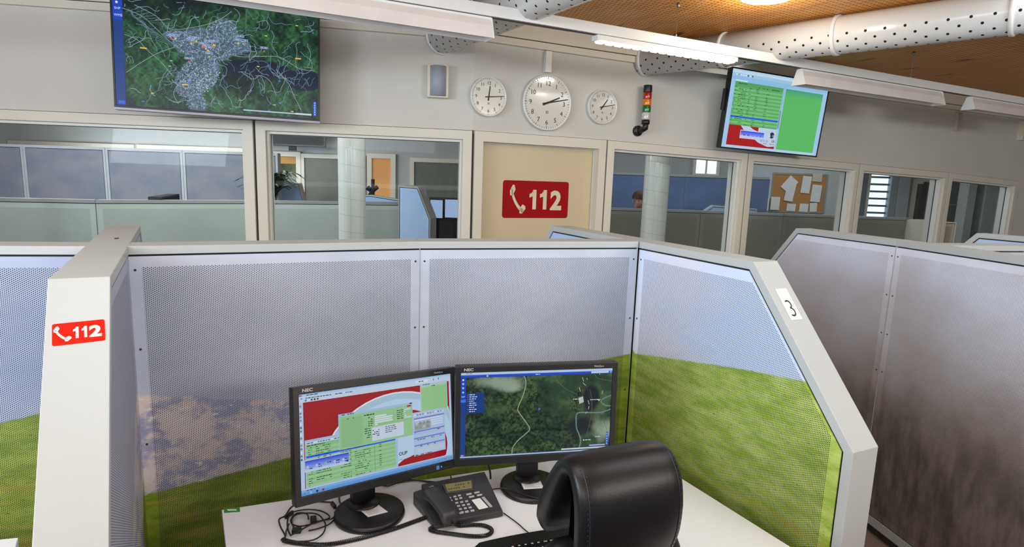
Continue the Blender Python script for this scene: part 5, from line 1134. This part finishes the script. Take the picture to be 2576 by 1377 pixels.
# --- right television
E, w, h = television(TRf, TR_K, TR_K*.57, 'wall screen at the right showing a green list beside a plain green panel')
mb = MB(TRf); mb.box(-TR_K/2-.025, -TR_K/2, .01, .04, -.02, .16); mb.build('side_module', M_black, E, bevel=.003)
cv = Canvas(TRf, w, h); cv.rect(0, 0, 1, 1, 0xA8D0F4); cv.up(); cv.rect(0, 0, 1, .045, 0xB8DCF8, 0xD0E8FC); cv.rect(0, .085, 1, .125, 0x98C8F0); cv.up()
for k in range(8): cv.rect(.04+.022*k, .055, .052+.022*k, .075, rnd.choice((0xE8F4FF, 0x506078, 0xA0B4C8, 0x202838)))
cv.rect(.04, .125, .545, .70, 0x90C8EC); cv.up(); cv.rect(.045, .128, .16, .145, 0xD8ECFC)
cv.rect(.045, .15, .525, .205, 0x5CAA64); cv.up(); cv.dashes(.05, .16, .17, 0x204028, rnd); cv.dashes(.26, .50, .195, 0x204028, rnd, dens=.5)
lst(cv, .045, .205, .525, .70, 21, 0x7CCC7C, 0x64B470, ((.0, .05), (.09, .24), (.30, .36), (.44, .50), (.66, .72)), rnd, hi=16)
cv.rect(.53, .45, .54, .68, 0x8CA4C8); cv.rect(.533, .455, .537, .675, 0x4460A0)
cv.rect(.045, .70, .53, .965, 0xB01C1C); cv.up()
cv.poly([(.16, .70), (.53, .70), (.53, .93), (.46, .945), (.36, .90), (.27, .82), (.20, .76)], 0xC8D8EE); cv.up(); cv.poly([(.25, .70), (.34, .70), (.34, .755), (.29, .735)], 0xB01C1C); cv.up()
cv.rect(.165, .755, .41, .865, 0xC8D4F4); cv.up(); cv.rect(.17, .765, .405, .83, 0x2840E8, 0x90A4F8); cv.up()
for k in range(5): cv.disc(.19+.042*k, .825, .009, 0xC0CCE8); cv.dashes(.197+.042*k, .215+.042*k, .815, 0x202C80, rnd)
cv.disc(.487, .785, .042, 0x1C3A50); cv.up(); cv.text('&', .066, .452, .808, 0xE4ECF4, bold=.0005); cv.text('o', .055, .492, .803, 0xE4ECF4)
cv.text('BETA 80', .042, .375, .885, 0x7C8CA4); cv.text('GR', .042, .493, .878, 0x3A4A64, bold=.0006); cv.dashes(.41, .525, .905, 0x7C90B0, rnd, h=.012)
cv.rect(.552, .145, .955, .965, 0x62C46A); cv.up(); cv.rect(.552, .125, .955, .150, 0xA0D0F0); cv.rect(.035, .965, .97, 1, 0xB8D8F4)
cv.rect(.552, .15, .955, .24, 0x4CA888, 0x60C070)
display(cv, E, M_disp2)
# ------------------------------------------------------------------ telephone
M_ph = mat('anthracite plastic', 0x35363A, .42, vary=.05, bump=.03, bscale=900); M_key = mat('grey key', 0xB0B2B6, .45)
pb = [atz(u, v, DZ+.004) for u, v in ((1098, 1331), (1266, 1299), (1218, 1224), (1040, 1262))]  # FL FR BR BL
def phq(a, b): return (pb[0]*(1-a)+pb[1]*a)*(1-b)+(pb[3]*(1-a)+pb[2]*a)*b
def pht(a, b, h=0.0): p = phq(a, b); return V((p.x, p.y, DZ+.020+.040*b+h))
def phinv(u, v, h=0.0):
    a, b = .5, .5
    for _ in range(20):
        p0 = proj(pht(a, b, h)); pa = proj(pht(a+.01, b, h)); p_ = proj(pht(a, b+.01, h)); J = ((pa[0]-p0[0])/.01, (p_[0]-p0[0])/.01, (pa[1]-p0[1])/.01, (p_[1]-p0[1])/.01); d = J[0]*J[3]-J[1]*J[2]; ex, ey = u-p0[0], v-p0[1]
        a += (ex*J[3]-ey*J[1])/d; b += (ey*J[0]-ex*J[2])/d
    return a, b
PZ = lambda x, y: (540+x/3.3895, 1130+y/3.3895)
fph = Fr(tuple(phq(.5, .5)), V((pb[1].x-pb[0].x, pb[1].y-pb[0].y, 0)))
E = empty('desk_telephone', Fr((fph.o.x, fph.o.y, DZ), fph.X), 'anthracite desk telephone with corded handset between the two monitors', 'telephone')
def hexa(mb, bot, top):
    i = [len(mb.v)+k for k in range(8)]; mb.v += [V(p) for p in bot]+[V(p) for p in top]
    for f in ((3, 2, 1, 0), (4, 5, 6, 7), (0, 1, 5, 4), (1, 2, 6, 5), (2, 3, 7, 6), (3, 0, 4, 7)): mb.face([i[k] for k in f])
def onph(a0, a1, b0, b1, h0, h1, nm, m, bev=0):
    mb = MB(); c = ((a0, b0), (a1, b0), (a1, b1), (a0, b1)); hexa(mb, [pht(a, b, h0) for a, b in c], [pht(a, b, h1) for a, b in c]); return mb.build(nm, m, E, bevel=bev)
mb = MB(); c = ((.12, 0), (1, 0), (1, 1), (.10, 1)); hexa(mb, [V((phq(a, b).x, phq(a, b).y, DZ+.002)) for a, b in c], [pht(a, b) for a, b in c]); mb.build('body', M_ph, E, bevel=.004)
mb = MB(); c = ((-.03, .0), (.13, .0), (.13, .95), (-.03, .92)); hexa(mb, [V((phq(a, b).x, phq(a, b).y, DZ+.002)) for a, b in c], [pht(a, b, -.010) for a, b in c]); mb.build('cradle', M_ph, E, bevel=.004)
# display panel, tilted up at the back
dc = [phinv(*PZ(*p)) for p in ((1975, 390), (2212, 352), (2205, 290), (1940, 332))]
mb = MB(); hexa(mb, [pht(a, b, -.002) for a, b in dc], [pht(dc[0][0], dc[0][1], .003), pht(dc[1][0], dc[1][1], .003), pht(dc[2][0], dc[2][1], .014), pht(dc[3][0], dc[3][1], .014)]); mb.build('display_housing', M_ph, E, bevel=.002)
def lerp2(q, s, t_): return q[0].lerp(q[1], s).lerp(q[3].lerp(q[2], s), t_)
dq = [pht(dc[0][0], dc[0][1], .0036), pht(dc[1][0], dc[1][1], .0036), pht(dc[2][0], dc[2][1], .0146), pht(dc[3][0], dc[3][1], .0146)]
mb = MB(); mb.face([mb.v.append(lerp2(dq, s, t_)) or len(mb.v)-1 for s, t_ in ((.07, .12), (.93, .12), (.93, .88), (.07, .88))]); mb.build('display', mat('lcd olive', 0x7A7650, .25, coat=.4), E)
mb = MB()
for r_ in range(2):
    for k in range(9):
        if rnd.random() < .7:
            s0 = .12+.085*k; t0 = .58-.28*r_; mb.face([mb.v.append(lerp2(dq, s, t_)+V((0, 0, .0004))) or len(mb.v)-1 for s, t_ in ((s0, t0), (s0+.05, t0), (s0+.05, t0+.13), (s0, t0+.13))])
mb.build('display_characters', mat('lcd ink', 0x3A3A28, .5), E)
# keys from their places on the sloping top
kp = []
for r_ in range(4):
    for k in range(3): kp.append((2064+42*k+(14 if r_ else 0)*0+15.5*r_, 465-8*k+26.5*r_+k*1.0, 30))
for r_ in range(2):
    for k in range(3): kp.append((2010+38*k+12*r_, 421-9.5*k+22*r_, 28 if k else 12))
for r_ in range(2):
    for k in range(2): kp.append((2168+68*k+22*r_, 390-14*k+22*r_, 52))
for k in range(3): kp.append((2102+48*k, 551-10*k, 38))
for u, v, wpx in kp:
    a, b = phinv(*PZ(u, v)); wa = wpx/3.39/168/1.2; onph(a-wa/2, a+wa/2, b-.015, b+.015, .0, .0030, 'key', M_key, .0006)
for k in range(8):
    a, b = phinv(*PZ(2290+9.2*k, 420+10.5*k)); onph(a-.022, a+.022, b-.012, b+.012, .0, .0028, 'side_key', M_key, .0005)
cc = [phinv(*PZ(*p)) for p in ((2255, 520), (2335, 502), (2262, 421), (2190, 438))]
mb = MB(); mb.face([mb.v.append(pht(a, b, .0008)) or len(mb.v)-1 for a, b in cc]); mb.build('name_card', M_paper, E)
# handset
hb = phinv(*PZ(1830, 318), .040); hf = phinv(*PZ(2022, 600), .026); A0 = pht(hb[0], hb[1]); B0_ = pht(hf[0], hf[1])
ax = (B0_-A0); ax.z = 0; hl = ax.length; ax.normalize(); sd = ax.cross(V((0, 0, 1))).normalized(); prev = None
mb = MB(); mb.smooth = True; NS = 18; n = 14
for i in range(NS+1):
    s = i/NS; c = A0.lerp(B0_, s); e_ = abs(2*s-1); up_ = .034+.004*(1-e_**2); th = .013+.009*max(0, (e_-.5)/.5)**.6; wd = .0245+.0045*e_**2
    if i in (0, NS): th *= .55; wd *= .72; 
    cz_ = up_-(.006*max(0, (e_-.55)/.45)); row = []
    for k in range(n):
        a = 2*pi*k/n; x = abs(cos(a))**.6*(1 if cos(a) > 0 else -1); z = abs(sin(a))**.6*(1 if sin(a) > 0 else -1)
        mb.v.append(c+sd*x*wd+V((0, 0, cz_-.008+z*th))); row.append(len(mb.v)-1)
    if prev:
        for k in range(n): mb.face([prev[k], prev[(k+1) % n], row[(k+1) % n], row[k]])
    else: mb.face(row[::-1])
    prev = row
mb.face(prev); h_ = mb.build('handset', M_ph, E)
mb = MB(); p_ = A0.lerp(B0_, .10)+V((0, 0, .0435)); fh = Fr(p_, V((pb[1].x-pb[0].x, pb[1].y-pb[0].y, 0)), V((-.25, .97, .10)))
ff = Fr(p_, (1, 0, 0), (0, .95, .1)); put_text(mb, 'unify', .008, -.011, 0, -.003, sx=1.1); 
mb.v = []; mb.fc = []; mb.mi = []; mb.uv = []; mb.sm = []; mb.cols = []
XX = -sd if sd.x < 0 else sd
vs_, fs_ = text_geo('unify', .009); o_ = A0.lerp(B0_, .13)+V((0, 0, .0505)); yv = -ax
ix = []
for q_ in vs_: mb.v.append(o_+XX*(q_[0]-.010)+yv*q_[1]); ix.append(len(mb.v)-1)
for q_ in fs_: mb.face(q_)
mb.build('maker_letters', mat('silver print', 0xB8BABC, .4), h_)
# coiled handset cord
def desk(pts, z=.006): return [atz(*PZ(u, v), DZ+z) for u, v in pts]
hc_ = [B0_+V((0, 0, .016))+ax*.002]+desk([(2045, 640)], .012)+desk([(2090, 655), (2200, 648), (2300, 655), (2362, 690), (2330, 733), (2200, 745), (2000, 722), (1880, 705), (1835, 685), (1870, 665)])
mb = MB(); mb.smooth = True; mb.tube(coil(smoothpath(hc_, 8), .0048, 215, 9), .0019, 5, world=True); mb.build('handset_cord', M_black, E)
# ------------------------------------------------------------------ headset cable with long coil
E = empty('headset_cable', Fr((-.6, 1.6, DZ)), 'black headset cable heaped in loops with a long coiled tail to the telephone', 'cable')
cp = desk([(576, 775), (700, 803), (940, 817), (1200, 772), (1500, 690), (1700, 620), (1838, 570)], .0065)
mb = MB(); mb.smooth = True; mb.tube(coil(smoothpath(cp, 10), .0050, 210, 9), .0019, 5, world=True); mb.build('coiled_tail', M_black, E)
loops = [
 [(576, 775), (600, 740), (560, 660), (550, 600), (600, 570), (650, 500), (720, 460), (800, 448), (900, 450), (985, 455)],
 [(1022, 540), (1030, 580), (980, 640), (880, 680), (800, 698)],
 [(650, 740), (625, 690), (620, 620), (640, 560), (700, 530), (800, 518), (900, 528), (965, 560), (975, 590), (900, 615), (860, 620)],
 [(800, 600), (790, 560), (740, 545), (690, 555), (650, 600), (660, 640), (720, 660), (790, 650), (850, 635), (930, 610), (1000, 595), (1030, 560)],
 [(700, 700), (665, 650), (660, 600), (700, 560), (800, 548), (880, 560), (930, 610), (945, 660), (925, 720), (870, 765), (800, 785), (700, 790), (600, 785)],
 [(655, 735), (720, 700), (790, 660), (830, 640)],
 [(635, 640), (610, 700), (605, 740), (590, 790)]]
for k, l_ in enumerate(loops):
    z = .0028+.0022*k; mb = MB(); mb.smooth = True; mb.tube(smoothpath(desk(l_, z), 8), .0022, 8, world=True); mb.build('cable_loop', M_black, E)
for (u, v, lx, ly, an) in ((1012, 497, .010, .030, -52), (635, 580, .0085, .032, 65), (842, 622, .018, .026, -70), (700, 716, .026, .017, 10)):
    p = desk([(u, v)], 0)[0]; a = radians(an); mb = MB(Fr((p.x, p.y, DZ), (cos(a), sin(a), 0)))
    if lx < ly: mb.box(-ly/2, ly/2, -lx/2, lx/2, .001, .014)
    else: mb.box(-lx/2, lx/2, -ly/2, ly/2, .001, .015)
    mb.build('connector', M_black, E, bevel=.002)
# ------------------------------------------------------------------ other cables
Q = lambda x, y: (1180+x/4.2933, 1100+y/4.2933)
def cable(px, label, z=.004, r=.0022, zs=None):
    pts = [atz(u, v, DZ+(zs[i] if zs else z)) for i, (u, v) in enumerate(px)]; mb = MB(); mb.smooth = True; mb.tube(smoothpath(pts, 8), r, 8, world=True); tag(mb.build('desk_cable', M_black), label, 'cable')
cable([Q(*p) for p in ((190, 570), (330, 556))]+[Q(340, 556)], 'short black cable from the telephone back to the right monitor base', r=.002)
cable([Q(*p) for p in ((335, 553), (430, 562), (560, 610), (690, 650), (775, 662))], 'thin black cable draped over the right monitor base', z=.0225, r=.0017)
cable([Q(*p) for p in ((372, 822), (520, 930), (610, 1010), (690, 1068))], 'thin black cable from the telephone front corner towards the keyboard', r=.0017)
cable([PZ(*p) for p in ((1385, 300), (1470, 318), (1560, 290), (1650, 268), (1800, 275), (1950, 290), (2110, 300))], 'black cable behind the left monitor running to the telephone', z=.005)
cable([PZ(*p) for p in ((1600, 238), (1680, 262), (1780, 278), (1900, 296), (2060, 306))], 'second black cable behind the left monitor, just below the first', z=.004)
cable([PZ(*p) for p in ((2012, 232), (2020, 262), (2030, 308))], 'short black cable dropping behind the telephone display', zs=(.02, .008, .004), z=0)
cable([PZ(*p) for p in ((1072, 378), (1060, 420), (1072, 465), (1098, 492))], 'black cable looping behind the left monitor base', z=.004)
X_ = fR(-.02, .07, -.165)
mb = MB(); mb.smooth = True; mb.tube(smoothpath([fR(-.155, .06, -.15), fR(-.150, .10, -.20), fR(-.135, .12, -.25), fR(-.13, .13, -.285)], 6), .0035, 8, world=True); tag(mb.build('desk_cable', M_black), 'thick black cable hanging behind the lower left of the right monitor', 'cable')
# ------------------------------------------------------------------ keyboard
ka, kb = atz(1180, 1376, DZ+.012), atz(1343, 1350, DZ+.012); fk = Fr((ka.x, ka.y, DZ), V((kb.x-ka.x, kb.y-ka.y, 0)))
E = empty('keyboard', Fr(fk(.22, -.08, 0), fk.X), 'black keyboard half hidden by the chair at the bottom edge', 'keyboard')
o = [(0, -.02)]+[(.44*k/14, .020*sin(pi*k/14)**.6) for k in range(1, 14)]+[(.44, -.02), (.44, -.155), (.22, -.165), (0, -.155)]
mb = MB(fk); mb.slab(o[::-1], .002, .016); mb.build('body', M_black, E, bevel=.004)
leg = ['ESC', 'F1', 'F2', 'F3', 'F4', 'F5', 'F6', 'F7', 'F8', 'F9', 'F10', 'F11', 'F12', 'PRT']
for r_ in range(6):
    nk = 14 if r_ < 5 else 8; w_ = .0185 if r_ < 5 else .0325; y0 = -.036-.0190*r_-(.004 if r_ else 0)
    for k in range(nk):
        x0 = .012+(.0195 if r_ < 5 else .0342)*k+.006*(r_ % 3); hgt = .0055
        mb = MB(fk); c = [(x0, y0-.0165), (x0+w_-.002, y0-.0165), (x0+w_-.002, y0), (x0, y0)]; i = [(x0+.002, y0-.0145), (x0+w_-.004, y0-.0145), (x0+w_-.004, y0-.001), (x0+.002, y0-.001)]
        hexa(mb, [fk(a, b, .0155) for a, b in c], [fk(a, b, .016+hgt) for a, b in i]); kk = mb.build('key', M_black, E)
        if r_ < 2:
            vs_, fs_ = text_geo(leg[k] if r_ == 0 else '^1234567890?<B'[k], .0065, .0002); mb = MB(fk)
            for q_ in vs_: mb.add((x0+.004+q_[0], y0-.0115+q_[1], .0163+hgt))
            for q_ in fs_: mb.face(q_)
            mb.build('legend', M_white, kk)
# ------------------------------------------------------------------ chair
ch = aty(1578, 1128, 1.25); cy_ = radians(24); fc = Fr((ch.x, ch.y, 0), (cos(cy_), sin(cy_), 0)); zt = ch.z-.032
E = empty('office_chair', fc, 'black leather office chair seen from behind, folded leather headrest', 'chair')
def loft(mb, path, halfw, thick, n=20, pw=.42, xoff=0):
    """path of (y,z); cross-section is a rounded slab across x"""
    P = [V((0, p[0], p[1])) for p in path]; prev = None; m = len(P)
    for i, p in enumerate(P):
        T = (P[min(i+1, m-1)]-P[max(i-1, 0)]).normalized(); Nn = V((1, 0, 0)).cross(T); hw = halfw[i] if isinstance(halfw, list) else halfw; th = thick[i] if isinstance(thick, list) else thick; row = []
        for k in range(n):
            a = 2*pi*k/n; x = abs(cos(a))**pw*(1 if cos(a) > 0 else -1)*hw; q = abs(sin(a))**(pw*1.4)*(1 if sin(a) > 0 else -1)*th
            # pillowy edge
            pp = p+Nn*q; row.append(mb.add((x+xoff, pp.y, pp.z)))
        if prev:
            for k in range(n): mb.face([prev[k], row[k], row[(k+1) % n], prev[(k+1) % n]])
        else: mb.face(row)
        prev = row
    mb.face(prev[::-1])
zt2 = zt
rear = [(.004, -.262), (-.012, -.225), (-.026, -.17), (-.028, -.11), (-.018, -.055), (.004, -.020), (.034, -.008), (.066, -.022), (.094, -.062), (.122, -.115), (.150, -.17), (.170, -.215), (.174, -.245)]
hw = [.128, .134, .137, .138, .138, .136, .134, .134, .135, .136, .134, .126, .108]
th = [.012, .022, .026, .028, .028, .026, .024, .026, .032, .038, .040, .034, .014]
path = [(y, zt2+z) for y, z in rear]
P_ = [tuple(p)[1:] for p in smoothpath([(0, y, z) for y, z in path], 4)]
def rs(l, n_): return [float(np.interp(i*(len(l)-1)/(n_-1), range(len(l)), l)) for i in range(n_)]
mb = MB(fc); mb.smooth = True; loft(mb, P_, rs(hw, len(P_)), rs(th, len(P_)), 28); hr = mb.build('headrest', M_leather, E)
# seams on the rear panel: two rows of stitching and a welt near each side
for sgn in (-1, 1):
    pts = []
    for i in range(2, len(P_)-26):
        y, z = P_[i]; T = V((0, P_[i+1][0]-P_[i-1][0], P_[i+1][1]-P_[i-1][1])).normalized(); Nn = V((1, 0, 0)).cross(T); hw_ = rs(hw, len(P_))[i]; c_ = ((hw_-.020)/hw_)**(1/.42); t_ = rs(th, len(P_))[i]*sqrt(1-c_*c_)**.588; s_ = 1 if Nn.y < 0 else -1
        pts.append((sgn*(hw_-.020), y+Nn.y*t_*s_, z+Nn.z*t_*s_))
    mb = MB(fc); mb.smooth = True; mb.tube(pts, .0013, 6); mb.build('welt', M_leatherb, hr)
    for dx in (-.0045, .0045):
        mb = MB(fc); sp_ = smoothpath(pts, 4)
        for k in range(0, len(sp_)-2, 3):
            a, b = sp_[k], sp_[k+1]; mb.tube([(a.x+dx, a.y-.0003, a.z), (b.x+dx, b.y-.0003, b.z)], .0008, 4)
        st = mb.build('stitching', M_stitch, hr)
# near-black block painting the shade in the gap between the two folds
mb = MB(fc); mb.prism([(-.10, zt2-.26), (.10, zt2-.26), (.095, zt2-.05), (-.095, zt2-.05)], .035, .075); mb.build('headrest_gap_shade', mat('gap shade black', 0x020203, 1.0, spec=.0), E, bevel=.01)
# backrest
bz = zt2-.215
bp = [(.10, bz-.62), (.06, bz-.50), (.03, bz-.35), (.03, bz-.18), (.045, bz-.06), (.06, bz-.01), (.075, bz+.012)]
hw2 = [.19, .21, .22, .215, .205, .18, .13]; th2 = [.03, .045, .05, .05, .045, .034, .012]
P2 = [tuple(p)[1:] for p in smoothpath([(0, y, z) for y, z in bp], 4)]
mb = MB(fc); mb.smooth = True; loft(mb, P2, rs(hw2, len(P2)), rs(th2, len(P2)), 28, pw=.55); mb.build('backrest', M_leather, E)
mb = MB(fc); mb.smooth = True; loft(mb, [(.12, .47), (.20, .475), (.36, .48), (.50, .475), (.56, .455)], [.20, .245, .25, .24, .20], [.03, .05, .055, .05, .025], 28, pw=.5); mb.build('seat', M_leather, E)
for sgn in (-1, 1):
    mb = MB(fc); mb.smooth = True; x = sgn*.275; mb.tube(smoothpath([(x, .44, .46), (x, .42, .60), (x, .32, .655), (x, .16, .655), (x, .08, .64)], 4), [.018]*17, 10); mb.build('armrest', M_black, E)
    mb = MB(fc); mb.tube([(sgn*.17, .40, .42), (sgn*.27, .44, .45)], .015, 8); mb.build('arm_bracket', M_metal, E)
mb = MB(fc); mb.smooth = True; mb.lathe([(.0001, .10), (.03, .10), (.03, .28), (.018, .28), (.018, .42), (.0001, .42)], 20, 'z', (0, .30, 0)); mb.build('gas_column', M_metal, E)
mb = MB(fc); mb.box(-.09, .09, .18, .42, .40, .43); mb.build('mechanism', M_black, E, bevel=.01)
for k in range(5):
    a = 2*pi*k/5+.3; mb = MB(fc); mb.smooth = True; mb.tube([(0, .30, .105), (.16*cos(a), .30+.16*sin(a), .095), (.30*cos(a), .30+.30*sin(a), .072)], [.026, .020, .014], 10); b_ = mb.build('base_arm', M_metal, E)
    mb = MB(fc.shift(.30*cos(a), .30+.30*sin(a), .03)); mb.smooth = True; mb.lathe([(.0001, -.02), (.026, -.02), (.03, -.012), (.03, .012), (.026, .02), (.0001, .02)], 18, 'x'); mb.build('caster', M_black, E)
